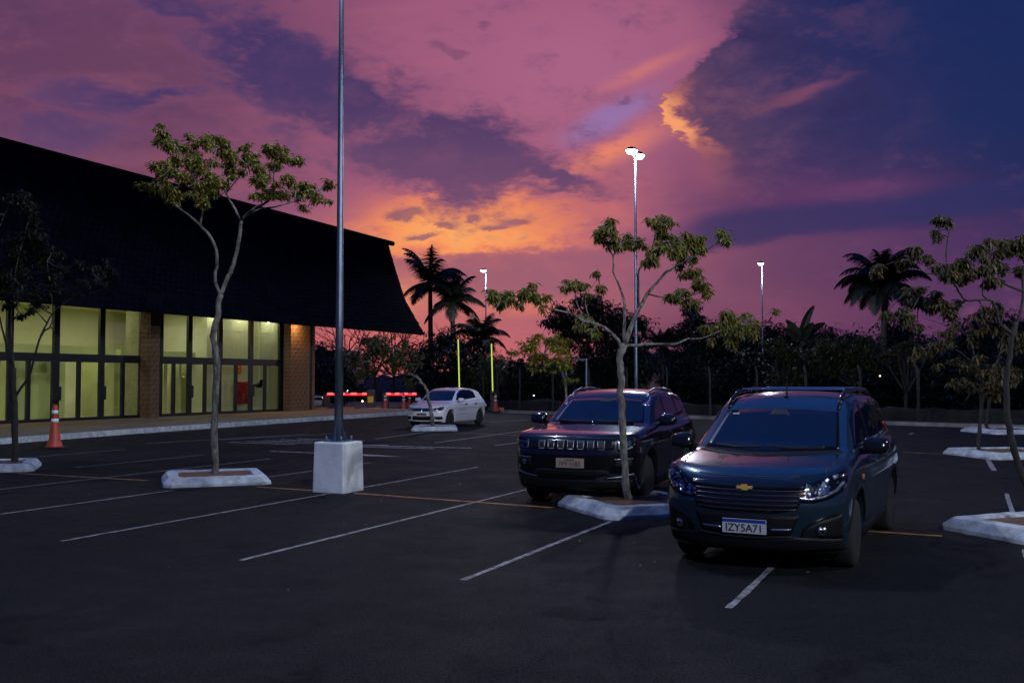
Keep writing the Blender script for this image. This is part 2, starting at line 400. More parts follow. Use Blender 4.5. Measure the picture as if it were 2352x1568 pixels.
island(13.55, -11.85, 1.22, 'whitewashed tree island left of the concrete lamp post block')
island(13.0, -4.1, 1.2, 'whitewashed tree island between the two dark parked cars')
island(13.55, -17.45, 1.2, 'whitewashed tree island cut by the left edge, near the orange cone')
island(12.85, .95, 1.35, 'nearest whitewashed tree island at the right edge of the lot')
island(25.6, .75, 1.45, 'middle whitewashed tree island on the far right', -.2)
island(36.9, 1.1, 1.5, 'farthest whitewashed tree island on the far right', -.25)
island(30.6, -17.0, 1.12, 'whitewashed tree island in front of the white hatchback', -.3)

# wooded rise behind the trees
ridge = [(600, 868), (700, 866), (960, 856), (1180, 850), (1330, 835), (1480, 806), (1700, 796), (2000, 796), (2120, 800), (2200, 775), (2270, 748), (2345, 740), (2450, 730), (2700, 720), (5200, 690)]
vs = []; fs = []; rr = random.Random(4); xs = list(range(500, 2700, 20)) + list(range(2700, 5200, 100)); nk = 7
for x in xs:
    yb = np.interp(x, [p[0] for p in ridge], [p[1] for p in ridge]) + rr.uniform(-5, 5); T = AT(x, yb, 100)
    for k in range(nk):
        f = k / (nk - 1); h = math.sin(f * math.pi / 2) ** .8; g = AT(x, 880, 84 + 16 * f); vs.append((g.x, g.y, -.03 + h * (T.z + .03) + (rr.uniform(-.25, .25) if 0 < k else 0)))
    g = AT(x, 880, 135); vs.append((g.x, g.y, -.03))
nk += 1
for i in range(len(xs) - 1): fs += [(i * nk + k, (i + 1) * nk + k, (i + 1) * nk + k + 1, i * nk + k + 1) for k in range(nk - 1)]
struct(MB().add(vs, fs).build('hill', mat('hill_scrub', (.010, .013, .007), .95, col2=(.02, .024, .012), vscale=.5, bump=1, bscale=2), smooth=True))
# ---------------------------------------------------------------- the long building with the steep tiled roof
FV = -32.0
def FU(px, v=FV):
    d = ray(px, 880); k = d.x / d.y
    return v * (-k * SA - CA) / (SA - k * CA)
U0 = 30.0
bld = thing('commercial_building', 'long low building with lit glass front and steep dark overhanging tiled roof', 'building', W(U0, FV), ROT_U)
def L(u, v, z): return (u - U0, -(v - FV), z)          # lot frame -> building's own frame
M['frame'] = mat('dark_frame', (.006, .0065, .010), .45)
M['wall_in'] = mat('cream_wall', (.58, .58, .40), .9, var=.06, vscale=1)
M['wall_low'] = mat('olive_partition', (.52, .54, .26), .9, var=.08, vscale=1)
M['ceil'] = mat('plaster', (.62, .62, .5), .95)
M['tilein'] = mat('floor_tile', (.34, .33, .20), .35, var=.1, vscale=.8)
M['redfl'] = mat('red_skirting', (.38, .11, .05), .6, var=.2)
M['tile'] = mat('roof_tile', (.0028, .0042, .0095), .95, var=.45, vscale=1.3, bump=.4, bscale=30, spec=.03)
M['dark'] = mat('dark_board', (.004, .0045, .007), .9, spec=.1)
M['brickA'] = mat('split_block_brown', (.13, .074, .042), .9, var=.35, vscale=5, bump=.9, bscale=22)
M['mortar'] = mat('mortar', (.05, .04, .034), .95, bump=.5, bscale=40)
M['olive_block'] = mat('painted_block', (.30, .30, .16), .85, var=.15)
def glass_mat(name, tint=(1, 1, 1), refl=1.0):
    m = bpy.data.materials.new(name); m.use_nodes = True; n = m.node_tree; n.nodes.clear(); Ex.nt = n
    o = n.nodes.new('ShaderNodeOutputMaterial'); mx = n.nodes.new('ShaderNodeMixShader'); t = n.nodes.new('ShaderNodeBsdfTransparent'); g = n.nodes.new('ShaderNodeBsdfGlossy')
    t.inputs[0].default_value = (*tint, 1); g.inputs['Roughness'].default_value = .02
    fr = n.nodes.new('ShaderNodeFresnel'); fr.inputs[0].default_value = 1.45
    n.links.new((Ex(fr.outputs[0]) * refl).s, mx.inputs[0]); n.links.new(t.outputs[0], mx.inputs[1]); n.links.new(g.outputs[0], mx.inputs[2]); n.links.new(mx.outputs[0], o.inputs[0])
    return m
M['glass'] = glass_mat('shop_glass', (.92, .95, .88), .4)

u_end = FU(655)                                       # end wall of the glass front
u_start = 10.0
u_int = FU(711) + .05
c1a, c1b = FU(331), FU(368)
# shell
def bpart(name, m, mb, parent=bld, **k): return mb.build(name, m, parent, **k)
def lb(mb, u0, u1, v0, v1, z0, z1):
    a = L(u0, v0, z0); b = L(u1, v1, z1)
    return mb.box(min(a[0], b[0]), max(a[0], b[0]), min(a[1], b[1]), max(a[1], b[1]), min(z0, z1), max(z0, z1))
BV = -38.5
bpart('back_wall', M['wall_in'], lb(MB(), u_start, u_int, BV, BV - .2, .15, 5.3))
bpart('interior_floor', M['tilein'], lb(MB(), u_start, u_int, FV - .02, BV, .10, .162))
bpart('ceiling', M['ceil'], lb(MB(), u_start, u_int, FV + .1, BV, 5.1, 5.3))
bpart('end_wall', M['wall_in'], lb(MB(), u_int - .06, u_int - .005, FV - .13, BV, .162, 5.09))
bpart('end_wall', M['brickA'], lb(MB(), u_int, u_int + .25, FV + .12, BV - .2, .15, 5.3))
bpart('front_wall', M['frame'], lb(MB(), u_end, u_int + .25, FV + .10, FV - .12, .15, 5.09))
bpart('end_wall', M['wall_in'], lb(MB(), u_start - .25, u_start, FV + .12, BV - .2, .15, 5.3))
# cream partition closer to the glass behind the right-hand bay, and boxes behind the left-hand bay
PV = -33.3; PU = FU(474, -33.3)
bpart('partition_wall', M['wall_in'], lb(MB(), PU, u_int - .01, PV, PV - .15, .162, 5.1))
bpart('partition_wall', M['wall_in'], lb(MB(), PU, PU + .15, PV - .15, BV, .162, 5.1))
bpart('wall_joint', M['wall_low'], lb(MB(), PU + .01, u_int - .02, PV + .012, PV, 4.18, 4.205))
bpart('wall_joint', M['wall_low'], lb(MB(), u_start, c1b, BV + .012, BV, 4.0, 4.03))
bpart('bulkhead', M['wall_low'], lb(MB(), u_start, FU(306) + .8, -34.2, -34.5, 2.75, 3.18))
bpart('bulkhead', M['wall_low'], lb(MB(), c1b - .3, PU - .02, -34.0, -34.3, 2.75, 3.08))
for px0, px1, v0, v1 in ((15, 60, -34.0, -35.4), (60, 118, -34.5, -35.5), (136, 150, -34.2, -35.6), (262, 276, -34.2, -36.2), (290, 306, -34.3, -36)):
    bpart('partition_panel', M['wall_low'], lb(MB(), FU(px0, v0), FU(px1, v0), v0, v1, .162, 2.74))
for px0, px1 in ((376, 384), (412, 416)):
    bpart('partition_panel', M['wall_low'], lb(MB(), FU(px0, -34.4), FU(px1, -34.4), -34.4, -35.0, .162, 2.74))
bpart('skirting', M['redfl'], lb(MB(), FU(140), FU(318), -36.5, -36.6, .163, .42))
bpart('block_pier', M['olive_block'], lb(MB(), FU(311, -32.6), FU(327, -32.6), -32.35, -33.2, .162, 5.09))
# mullions, transoms and panes
def bays(edges_up, edges_lo, thick_lo):
    z0, zd, zt, z1 = .17, 2.45, 2.77, 5.09
    a, b = edges_up[0], edges_up[-1]
    bpart('transom', M['frame'], lb(MB(), a, b, FV + .07, FV - .07, zd, zt))
    bpart('sill_bar', M['frame'], lb(MB(), a, b, FV + .06, FV - .06, .151, .27))
    for i, u in enumerate(edges_up):
        w = .13 if 0 < i < len(edges_up) - 1 else .10
        bpart('mullion', M['frame'], lb(MB(), u - w, u + w, FV + .065, FV - .065, zt, z1))
    for i in range(len(edges_up) - 1):
        bpart('window_pane', M['glass'], lb(MB(), edges_up[i] + .13, edges_up[i + 1] - .13, FV + .006, FV - .006, zt, z1))
    for i, u in enumerate(edges_lo):
        w = thick_lo.get(i, .085)
        bpart('door_post', M['frame'], lb(MB(), u - w, u + w, FV + .05, FV - .05, .27, zd))
        if w > .1 and i not in (0, len(edges_lo) - 1):
            bpart('door_handle', M['frame'], lb(MB(), u - w - .04, u + w + .04, FV + .13, FV + .055, .95, 1.5), bevel=.02)
    for i in range(len(edges_lo) - 1):
        bpart('door_pane', M['glass'], lb(MB(), edges_lo[i] + .085, edges_lo[i + 1] - .085, FV + .006, FV - .006, .27, zd))
bays([u_start] + [FU(x) for x in (-90, 20, 127, 232, 324)], [u_start] + [FU(x) for x in (-90, -40, 20, 64, 126, 180, 232, 281, 324)], {4: .085, 5: .17, 7: .13, 9: .13})
bays([FU(x) for x in (368, 434, 504, 575, 642)], [FU(x) for x in (368, 398, 434, 470, 504, 541, 575, 608, 642)], {2: .13, 6: .13})
bpart('door_jamb', M['frame'], lb(MB(), FU(642), FU(655), FV + .08, FV - .08, .151, 5.09))

# block-built columns, every block a piece of its own
def column(u0, u1, v0, v1, z1):
    """u0..u1 by v0(front)..v1(back)"""
    z0 = .15; h = .2; g = .012
    n = int((z1 - z0) / h)
    co = bpart('column', M['mortar'], lb(MB(), u0 + .025, u1 - .025, v0 - .025, v1, z0, z1))
    cache = {}
    def block(cx, cy, cz, sx, sy):
        key = (round(sx, 3), round(sy, 3))
        if key not in cache:
            mb = MB(); a, b, c_ = sx / 2, sy / 2, (h - g) / 2; e = .012
            mb.add([(-a, -b, -c_), (a, -b, -c_), (a, b, -c_), (-a, b, -c_), (-a, -b, c_), (a, -b, c_), (a, b, c_), (-a, b, c_)],
                   [(0, 3, 2, 1), (4, 5, 6, 7), (0, 1, 5, 4), (1, 2, 6, 5), (2, 3, 7, 6), (3, 0, 4, 7)])
            me = mb.mesh('brick'); me.materials.append(M['brickA']); cache[key] = me
        o = bpy.data.objects.new('brick', cache[key]); COL.objects.link(o); o.parent = co
        o.location = (cx, cy, cz); j = rng.uniform(-.006, .006); o.location.x += j; o.location.y += rng.uniform(-.008, .008)
    W_, D_ = u1 - u0, abs(v1 - v0); bl = .4
    for r in range(n):
        z = z0 + h * (r + .5); off = (r % 2) * bl / 2
        xs = [u0] + [x for x in np.arange(u0 + (off or bl), u1 - .08, bl)] + [u1]
        for a, b in zip(xs[:-1], xs[1:]):                      # front face
            p = L((a + b) / 2, v0 - .06, z); block(p[0], p[1], z, b - a - g, .12)
        ys = [v0 - .125] + [v0 - .125 - y for y in np.arange(bl - off if off else bl, D_ - .2, bl)] + [v1]
        for a, b in zip(ys[:-1], ys[1:]):                      # side face towards the lot
            if abs(a - b) < .06: continue
            p = L(u0 + .06, (a + b) / 2, z); block(p[0], p[1], z, .12, abs(a - b) - g)
    return co
column(FU(344, -31.35), FU(366, -31.35), -31.35, -31.9, 5.0)
column(FU(667, -31.4), FU(711, -31.4), -31.4, -31.85, 5.0)

# roof: steep concave slope seen from the lot, tiles laid in courses
PROF = [(-28.55, 4.36), (-28.75, 4.62), (-29.9, 6.40), (-30.62, 8.4), (-31.1, 9.85)]
R0, R1 = 8.0, 50.2
def RL(u, v, z): return L(u, v, z + (R1 - u) * .0135 * max(0, z - 4.36) / 5.49)      # ridge rises slightly towards the near end
pv = np.array(PROF); seg = np.r_[0, np.cumsum(np.hypot(*np.diff(pv, axis=0).T))]
def prof(s): return float(np.interp(s, seg, pv[:, 0])), float(np.interp(s, seg, pv[:, 1]))
vs = []; fs = []
for u in (R0, R1):
    for p in PROF: vs.append(RL(u, *p))
    for p in reversed(PROF): vs.append(RL(u, p[0] - .22, p[1] - .02))
n = len(PROF) * 2
fs = [(i, (i + 1) % n, n + (i + 1) % n, n + i) for i in range(n)] + [tuple(range(n)), tuple(range(n, 2 * n))]
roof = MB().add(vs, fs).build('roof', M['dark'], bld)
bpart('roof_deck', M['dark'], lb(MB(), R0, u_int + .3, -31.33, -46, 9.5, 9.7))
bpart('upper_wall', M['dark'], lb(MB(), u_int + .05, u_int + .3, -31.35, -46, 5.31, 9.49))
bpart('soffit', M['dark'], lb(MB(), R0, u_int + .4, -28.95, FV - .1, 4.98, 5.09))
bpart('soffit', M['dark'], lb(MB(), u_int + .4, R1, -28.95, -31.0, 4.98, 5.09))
mb = MB(); s = 0.0; row = 0
while s < seg[-1] - .1:
    a = prof(s); b = prof(s + .34); d = np.array([b[0] - a[0], b[1] - a[1]]); d /= np.hypot(*d); nr = np.array([d[1], -d[0]]) * np.sign(d[1])
    u = R0 + (row % 2) * .16
    while u < R1 - .02:
        w = min(.30, R1 - u); lift = .03 + rng.uniform(-.008, .012)
        A = (a[0] + nr[0] * lift, a[1] + nr[1] * lift); B = (b[0] + nr[0] * .012, b[1] + nr[1] * .012)
        Am = (a[0] + nr[0] * (lift + .035), a[1] + nr[1] * (lift + .035)); Bm = (B[0] + nr[0] * .03, B[1] + nr[1] * .03)
        mb.add([RL(u + .01, *A), RL(u + w / 2, *Am), RL(u + w - .01, *A), RL(u + .01, *B), RL(u + w / 2, *Bm), RL(u + w - .01, *B), RL(u + .01, a[0], a[1]), RL(u + w - .01, a[0], a[1])],
               [(0, 1, 4, 3), (1, 2, 5, 4), (6, 7, 2, 1, 0)])
        u += .32
    s += .26; row += 1
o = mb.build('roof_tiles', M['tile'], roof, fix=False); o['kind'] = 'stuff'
k = 0
u = R0
while u < R1:                                          # ridge caps along the top edge
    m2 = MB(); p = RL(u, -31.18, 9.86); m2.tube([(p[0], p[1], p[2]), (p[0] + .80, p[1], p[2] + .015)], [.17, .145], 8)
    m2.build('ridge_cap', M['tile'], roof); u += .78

# lamps under the eaves and inside
def area(name, loc, power, size, col, parent=None, rot=(0, 0, 0), shape='DISK', spread=math.pi):
    d = bpy.data.lights.new(name, 'AREA'); d.energy = power; d.size = size; d.shape = shape; d.color = col; d.spread = spread
    o = bpy.data.objects.new(name, d); COL.objects.link(o); o.location = loc; o.rotation_euler = rot; o.parent = parent
    return o
M['warm_on'] = mat('warm_lens', (.9, .6, .3), .5, emit=(1, .62, .28), estr=5)
M['tube_on'] = mat('tube_light', (.9, .9, .8), .5, emit=(1, .97, .66), estr=4)
def downlight(u, v, z, label, power=14, spread=2.0):
    t = thing('downlight', label, 'downlight', W(u, v, z), ROT_U, 'warm lamps under the eaves')
    MB().lathe([(.11, 0), (.13, .05), (.13, .18), (.05, .2)], 16).build('housing', M['dark'], t)
    MB().lathe([(.095, -.006), (.095, -.002)], 16).build('lens', M['warm_on'], t)
    area('lamp_light', (0, 0, -.02), power, .16, (1, .55, .2), t, spread=spread)
downlight(FU(606, -31.2), -31.2, 4.62, 'round warm lamp under the eaves above the right-hand doors', 10)
downlight(FU(690, -31.0), -30.98, 4.74, 'warm lamp grazing the brick column at the building corner', 48, math.pi)
downlight(FU(5, -31.2), -31.2, 4.62, 'warm lamp under the eaves at the left edge', 10)
downlight(u_int + 1.0, -30.0, 4.72, 'warm lamp under the eaves beyond the corner column', 14)
i = 0
for u in (14.0, 18.0, 22.0, 25.2, 28.4, 31.0, 33.6, 35.4, 37.6, 39.8, 42.0):
    for v in ((-33.6, -35.0) if u < PU - .8 else (-32.75,)):
        t = thing('ceiling_light', 'white strip light on the ceiling inside the glass front', 'ceiling light', W(u, v, 5.06), ROT_U, 'strip lights on the shop ceiling')
        MB().box(-.75, .75, -.12, .12, -.03, .04).build('housing', M['ceil'], t)
        MB().box(-.7, .7, -.08, .08, -.055, -.031).build('tube', M['tube_on'], t)
        area('lamp_light', (0, 0, -.07), 28 if u < 32 else 30, 1.2, (1, .97, .72), t, shape='SQUARE')
# red hose cabinet, sign and valve on the partition behind the right-hand doors
M['hydred'] = mat('hydrant_red', (.30, .012, .02), .45)
M['signy'] = mat('sign_yellow', (.75, .42, .03), .6); M['signr'] = mat('sign_red', (.5, .05, .02), .6)
def onwall(px, z): return W(FU(px, PV), PV, z)
t = thing('hose_cabinet', 'dark red fire hose cabinet on the wall behind the glass doors', 'hose cabinet', onwall(551, 1.1), ROT_U)
MB().box(-.42, .42, -.22, -.005, -.55, .55).build('box', M['hydred'], t, bevel=.02)
MB().box(-.38, .38, -.235, -.221, -.5, .5).build('door', M['hydred'], t, bevel=.01)
MB().box(-.36, -.28, -.25, -.236, -.08, .08).build('latch', M['frame'], t)
t = thing('hydrant_sign', 'small yellow and red H sign above the red hose cabinet', 'sign', onwall(548, 2.28), ROT_U)
MB().box(-.17, .17, -.025, -.004, -.2, .2).build('plate', M['signr'], t)
MB().box(-.145, .145, -.029, -.0255, -.17, .17).build('panel', M['signy'], t)
text_mesh('letter', 'H', .36, M['signr'], t, (0, -.032, 0), (math.pi / 2, 0, 0), .001)
t = thing('hydrant_valve', 'grey standpipe and valve beside the red hose cabinet', 'valve', onwall(592, .162), ROT_U)
MB().tube([(0, -.12, 1.3), (0, -.12, 4.9)], .05, 10).build('pipe', M['wall_low'], t)
MB().tube([(0, -.12, 1.3), (-.5, -.12, 1.3)], .06, 10).lathe([(.16, 0), (.16, .03)], 16, 'y', (0, -.25, 1.45)).box(-.1, .1, -.22, -.02, 1.2, 1.42).build('valve', M['frame'], t)
# ---------------------------------------------------------------- cars: smooth bodies from an implicit field
def cub(pts):
    xs = np.array([p[0] for p in pts], float); ys = np.array([p[1] for p in pts], float)
    h = np.diff(xs); d = np.diff(ys) / h; m = np.zeros(len(xs)); m[0], m[-1] = d[0], d[-1]
    for i in range(1, len(xs) - 1):
        m[i] = 0 if d[i - 1] * d[i] <= 0 else 2 * d[i - 1] * d[i] / (d[i - 1] + d[i])
    def f(x):
        x = np.clip(x, xs[0], xs[-1]); i = np.clip(np.searchsorted(xs, x) - 1, 0, len(h) - 1)
        t = (x - xs[i]) / h[i]; t2 = t * t; t3 = t2 * t
        return (2 * t3 - 3 * t2 + 1) * ys[i] + (t3 - 2 * t2 + t) * h[i] * m[i] + (-2 * t3 + 3 * t2) * ys[i + 1] + (t3 - t2) * h[i] * m[i + 1]
    return f
def smin(a, b, k):
    h = np.clip(.5 + .5 * (b - a) / k, 0, 1); return b + (a - b) * h - k * h * (1 - h)
def smax(a, b, k): return -smin(-a, -b, k)

class Car:
    def __init__(s, d):
        s.d = d
        s.top, s.plan, s.sw, s.fr, s.rr, s.roof, s.bot = (cub(d[k]) for k in ('top', 'plan', 'sw', 'front', 'rear', 'roof', 'bot'))
    def f(s, P):
        d = s.d; x, y, z = P[..., 0], np.abs(P[..., 1]), P[..., 2]; Wd = d['W']; yn = y / Wd
        low = smax(y - Wd * s.plan(x) * s.sw(z), z - s.top(x) + d['hcrown'] * y * y, d['kh'])
        low = smax(low, (s.fr(z) + d['fc'] * yn ** d['fp']) - x, d['kf'])
        low = smax(low, x - (s.rr(z) - d['rc'] * yn ** 3), .09)
        low = smax(low, s.bot(x) - z, .05)
        (x0, z0), (x1, z1) = d['ws']; tx, tz = x1 - x0, z1 - z0; L = math.hypot(tx, tz)
        g = (-(x - x0 - d['wc'] * yn * yn) * tz + (z - z0) * tx) / L
        gw = d['gb'] + (d['gr'] - d['gb']) * np.clip((z - d['zb']) / (d['zr'] - d['zb']), -.5, 1.3)
        gw = gw * (1 - .05 * np.clip((x - d['gx']) / 2.0, 0, 1) ** 2 - .03 * np.clip((d['gx'] - .6 - x) / 1.2, 0, 1))
        gh = smax(smax((y - gw) * .97, z - s.roof(x) + d['rcrown'] * y * y, d['kr']), g, .07)
        (x0, z0), (x1, z1) = d['rw']; tx, tz = x1 - x0, z1 - z0; L = math.hypot(tx, tz)
        gh = smax(gh, ((x - x0 + .10 * yn * yn) * tz - (z - z0) * tx) / L, .08)
        gh = smax(gh, .7 - z, .05)
        f = smin(low, gh, d['ks'])
        for xa in d['axles']:
            c = np.maximum(np.sqrt((x - xa) ** 2 + (z - d['R'] - .01) ** 2) - d['arch'], (Wd - .34) - y)
            f = smax(f, -c, .022)
        return f
    def grad(s, P, e=.004):
        g = np.zeros_like(P)
        for i in range(3):
            a = P.copy(); b = P.copy(); a[..., i] += e; b[..., i] -= e; g[..., i] = (s.f(a) - s.f(b)) / (2 * e)
        return g
    def mesh(s, res=.03):
        d = s.d; lo = np.array([-.12, -d['W'] - .12, .08]); hi = np.array([d['L'] + .12, d['W'] + .12, d['zr'] + .22])
        n = np.ceil((hi - lo) / res).astype(int) + 1
        ax = [lo[i] + res * np.arange(n[i]) for i in range(3)]
        V = s.f(np.stack(np.meshgrid(*ax, indexing='ij'), -1)); ins = V < 0
        nc = n - 1; acc = np.zeros((*nc, 3)); cnt = np.zeros(nc)
        corner = {}
        for a in range(3):
            sl0 = [slice(None)] * 3; sl1 = [slice(None)] * 3; sl0[a] = slice(0, -1); sl1[a] = slice(1, None)
            v0, v1 = V[tuple(sl0)], V[tuple(sl1)]; cr = ins[tuple(sl0)] != ins[tuple(sl1)]
            t = np.where(cr, v0 / np.where(v0 == v1, 1, v0 - v1), 0)
            idx = np.argwhere(cr); pos = idx.astype(float); pos[:, a] += t[cr]
            corner[a] = (idx, ins[tuple(sl0)][cr])
            o = [i for i in range(3) if i != a]
            for da in (0, -1):
                for db in (0, -1):
                    c = idx.copy(); c[:, o[0]] += da; c[:, o[1]] += db
                    ok = np.all((c >= 0) & (c < nc), 1)
                    np.add.at(acc, tuple(c[ok].T), pos[ok]); np.add.at(cnt, tuple(c[ok].T), 1)
        act = cnt > 0; ids = -np.ones(nc, int); ids[act] = np.arange(act.sum())
        P = lo + (acc[act] / cnt[act][:, None]) * res
        for _ in range(4):
            g = s.grad(P); P = P - np.clip((s.f(P) / np.maximum((g * g).sum(-1), .15)), -.02, .02)[:, None] * g * .8
        faces = []
        for a in range(3):
            idx, inside = corner[a]; o = [i for i in range(3) if i != a]; q = []
            for da, db in ((0, 0), (-1, 0), (-1, -1), (0, -1)):
                c = idx.copy(); c[:, o[0]] += da; c[:, o[1]] += db; q.append(c)
            ok = np.all([np.all((c >= 0) & (c < nc), 1) for c in q], 0)
            fidx = np.stack([ids[tuple(c[ok].T)] for c in q], 1); flip = inside[ok] ^ (a == 1)
            fidx[~flip] = fidx[~flip][:, ::-1]
            faces.append(fidx)
        Fa = np.concatenate(faces)
        me = bpy.data.meshes.new('body'); me.from_pydata(P.tolist(), [], Fa.tolist()); me.update()
        me.polygons.foreach_set('use_smooth', [True] * len(me.polygons))
        g = s.grad(P, .006); g /= np.linalg.norm(g, axis=1)[:, None] + 1e-9
        me.normals_split_custom_set_from_vertices(g.tolist())
        return me
    # ---- projection of flat outlines onto the body
    def hit(s, kind, A, B, sgn=-1):
        A = np.asarray(A, float); B = np.asarray(B, float); d = s.d
        if kind == 'front': P = np.stack([np.full_like(A, -.4), A, B], -1); D = np.array([1., 0, 0])
        elif kind == 'side': P = np.stack([A, np.full_like(A, sgn * (d['W'] + .4)), B], -1); D = np.array([0, -sgn * 1., 0])
        elif kind == 'rear': P = np.stack([np.full_like(A, d['L'] + .4), A, B], -1); D = np.array([-1., 0, 0])
        else: P = np.stack([A, B, np.full_like(A, d['zr'] + .5)], -1); D = np.array([0, 0, -1.])
        for _ in range(90): P = P + np.clip(s.f(P), -.05, .2)[..., None] * .6 * D
        return P
    def patch(s, name, kind, low, up, m, parent, off=.004, n=24, rows=6, sgn=-1, skirt=.012, smooth=True):
        def resample(pl):
            pl = np.array(pl, float); q = np.r_[0, np.cumsum(np.hypot(*np.diff(pl, axis=0).T))]; q /= q[-1]; t = np.linspace(0, 1, n)
            return np.stack([np.interp(t, q, pl[:, 0]), np.interp(t, q, pl[:, 1])], 1)
        a, b = resample(low), resample(up); r = np.linspace(0, 1, rows)[:, None, None]
        Q = a[None] * (1 - r) + b[None] * r
        P = s.hit(kind, Q[..., 0], Q[..., 1], sgn); g = s.grad(P, .006); g /= np.linalg.norm(g, axis=-1)[..., None] + 1e-9
        O = (P + g * off).reshape(-1, 3); fs = [(i * n + j, i * n + j + 1, (i + 1) * n + j + 1, (i + 1) * n + j) for i in range(rows - 1) for j in range(n - 1)]
        vs = O.tolist(); nb = len(vs)
        ring = list(range(n)) + [i * n + n - 1 for i in range(1, rows)] + [(rows - 1) * n + j for j in range(n - 2, -1, -1)] + [i * n for i in range(rows - 2, 0, -1)]
        Pi = (P - g * skirt).reshape(-1, 3); vs += [Pi[i].tolist() for i in ring]; k = len(ring)
        fs += [(ring[i], ring[(i + 1) % k], nb + (i + 1) % k, nb + i) for i in range(k)]
        mb = MB(); mb.v = vs; mb.f = fs
        o = mb.build(name, m, parent)
        me = o.data; flags = np.zeros(len(me.polygons), bool); flags[:(rows - 1) * (n - 1)] = smooth; me.polygons.foreach_set('use_smooth', flags.tolist())
        return o
    def seam(s, name, kind, pl, w, m, parent, off=.0015, sgn=-1, n=40, skirt=.004):
        pl = np.array(pl, float); d = np.gradient(pl, axis=0); d /= np.linalg.norm(d, axis=1)[:, None] + 1e-9; nn = np.stack([-d[:, 1], d[:, 0]], 1) * w / 2
        return s.patch(name, kind, pl - nn, pl + nn, m, parent, off, n, 2, sgn, skirt)
    def disc(s, name, kind, c, r, m, parent, off=.006, rz=None, sgn=-1):
        t = np.linspace(math.pi, 0, 20); rz = rz or r
        up = [(c[0] + r * math.cos(a), c[1] + rz * math.sin(a)) for a in t]; lo = [(c[0] + r * math.cos(a), c[1] - rz * math.sin(a)) for a in t]
        return s.patch(name, kind, lo, up, m, parent, off, 20, 5, sgn)

def paint(name, col, rough=.25, metal=.5):
    m = mat(name, col, rough, metal, coat=1.0); return m
M['car_glass'] = mat('tinted_glass', (.003, .004, .008), .03, 0, spec=.55)
M['black_plastic'] = mat('black_plastic', (.0045, .0045, .006), .55, var=.2, vscale=30, spec=.25)
M['gloss_black'] = mat('gloss_black', (.006, .006, .007), .12)
M['slat'] = mat('dark_slat', (.05, .05, .055), .3, .6)
M['reflector'] = mat('lamp_reflector', (.55, .58, .64), .25, .85)
M['chrome'] = mat('chrome', (.75, .76, .78), .12, 1.0)
M['satin'] = mat('satin_metal', (.40, .41, .43), .3, 1.0)
M['rubber'] = mat('rubber', (.005, .005, .0055), .85, bump=.3, bscale=60)
M['gold'] = mat('gold_emblem', (.72, .42, .10), .35, .3)
M['lens'] = glass_mat('lamp_cover', (.93, .95, 1), 1.0)
M['amber'] = mat('amber_reflector', (.45, .13, .02), .2)
M['plate_w'] = mat('plate_white', (.40, .40, .41), .5); M['plate_g'] = mat('plate_grey', (.30, .22, .17), .5)
M['plate_b'] = mat('plate_blue', (.01, .03, .22), .5); M['ink'] = mat('plate_ink', (.008, .008, .01), .6)
M['red_lens'] = mat('red_lens', (.18, .01, .01), .15, coat=1)

def wheel(parent, x, y, R, w, sgn, spokes=5, rim_m=None):
    t = thing('wheel', '', ''); del t['label'], t['category']; t.parent = parent; t.location = (x, y, R)
    q = R * .66
    MB().lathe([(q, -w / 2), (R * .90, -w / 2), (R * .985, -w * .36), (R, -w * .2), (R, w * .2), (R * .985, w * .36), (R * .90, w / 2), (q, w / 2)], 36, 'y').build('tyre', M['rubber'], t, smooth=True)
    mb = MB(); yo = sgn * w * .40
    mb.lathe([(q, yo), (q * .98, yo + sgn * .02), (q * .93, yo + sgn * .02), (q * .90, yo - sgn * .03), (q * .90, -yo)], 36, 'y')
    mb.lathe([(R * .16, yo - sgn * .06), (R * .15, yo + sgn * .0), (R * .05, yo + sgn * .005)], 18, 'y')
    for k in range(spokes):
        for dlt in (-.17, .17):
            a = 2 * math.pi * k / spokes + .3
            p0 = (math.cos(a + dlt * .6) * R * .12, yo - sgn * .015, math.sin(a + dlt * .6) * R * .12); p1 = (math.cos(a + dlt) * q * .93, yo - sgn * .005, math.sin(a + dlt) * q * .93)
            mb.tube([p0, p1], [R * .055, R * .045], 6)
    mb.build('rim', rim_m or M['satin'], t)
    MB().lathe([(q * .88, -sgn * w * .1), (q * .88, -sgn * w * .12)], 24, 'y').build('brake_disc', M['black_plastic'], t)

def mirror(parent, c, x, z, sgn, m, w=.24, h=.16):
    y0 = sgn * (c.d['W'] - .06); y1 = sgn * (c.d['W'] + .17)
    bm = bmesh.new(); bmesh.ops.create_cube(bm, size=1)
    bmesh.ops.subdivide_edges(bm, edges=bm.edges, cuts=3, use_grid_fill=True)
    for v in bm.verts:
        p = v.co * 2; r = (abs(p.x) ** 4 + abs(p.y) ** 4 + abs(p.z) ** 4) ** .25; p /= max(r, 1e-6); v.co = (p.x * .075 * (1.15 - .25 * p.z), p.y * w / 2, p.z * h / 2 * (1 - .12 * p.y * sgn))
    me = bpy.data.meshes.new('mirror'); bm.to_mesh(me); bm.free()
    o = obj('mirror', me, m, parent, (x, (y0 + y1) / 2 + sgn * .05, z), smooth=True)
    MB().tube([(.02, -sgn * .02, -h * .3), (.05, -sgn * .17, -h * .42)], [.03, .035], 8).build('mirror_arm', M['black_plastic'], o)
    MB().box(.075, .079, -w * .38, w * .38, -h * .33, h * .33).build('mirror_glass', M['car_glass'], o)

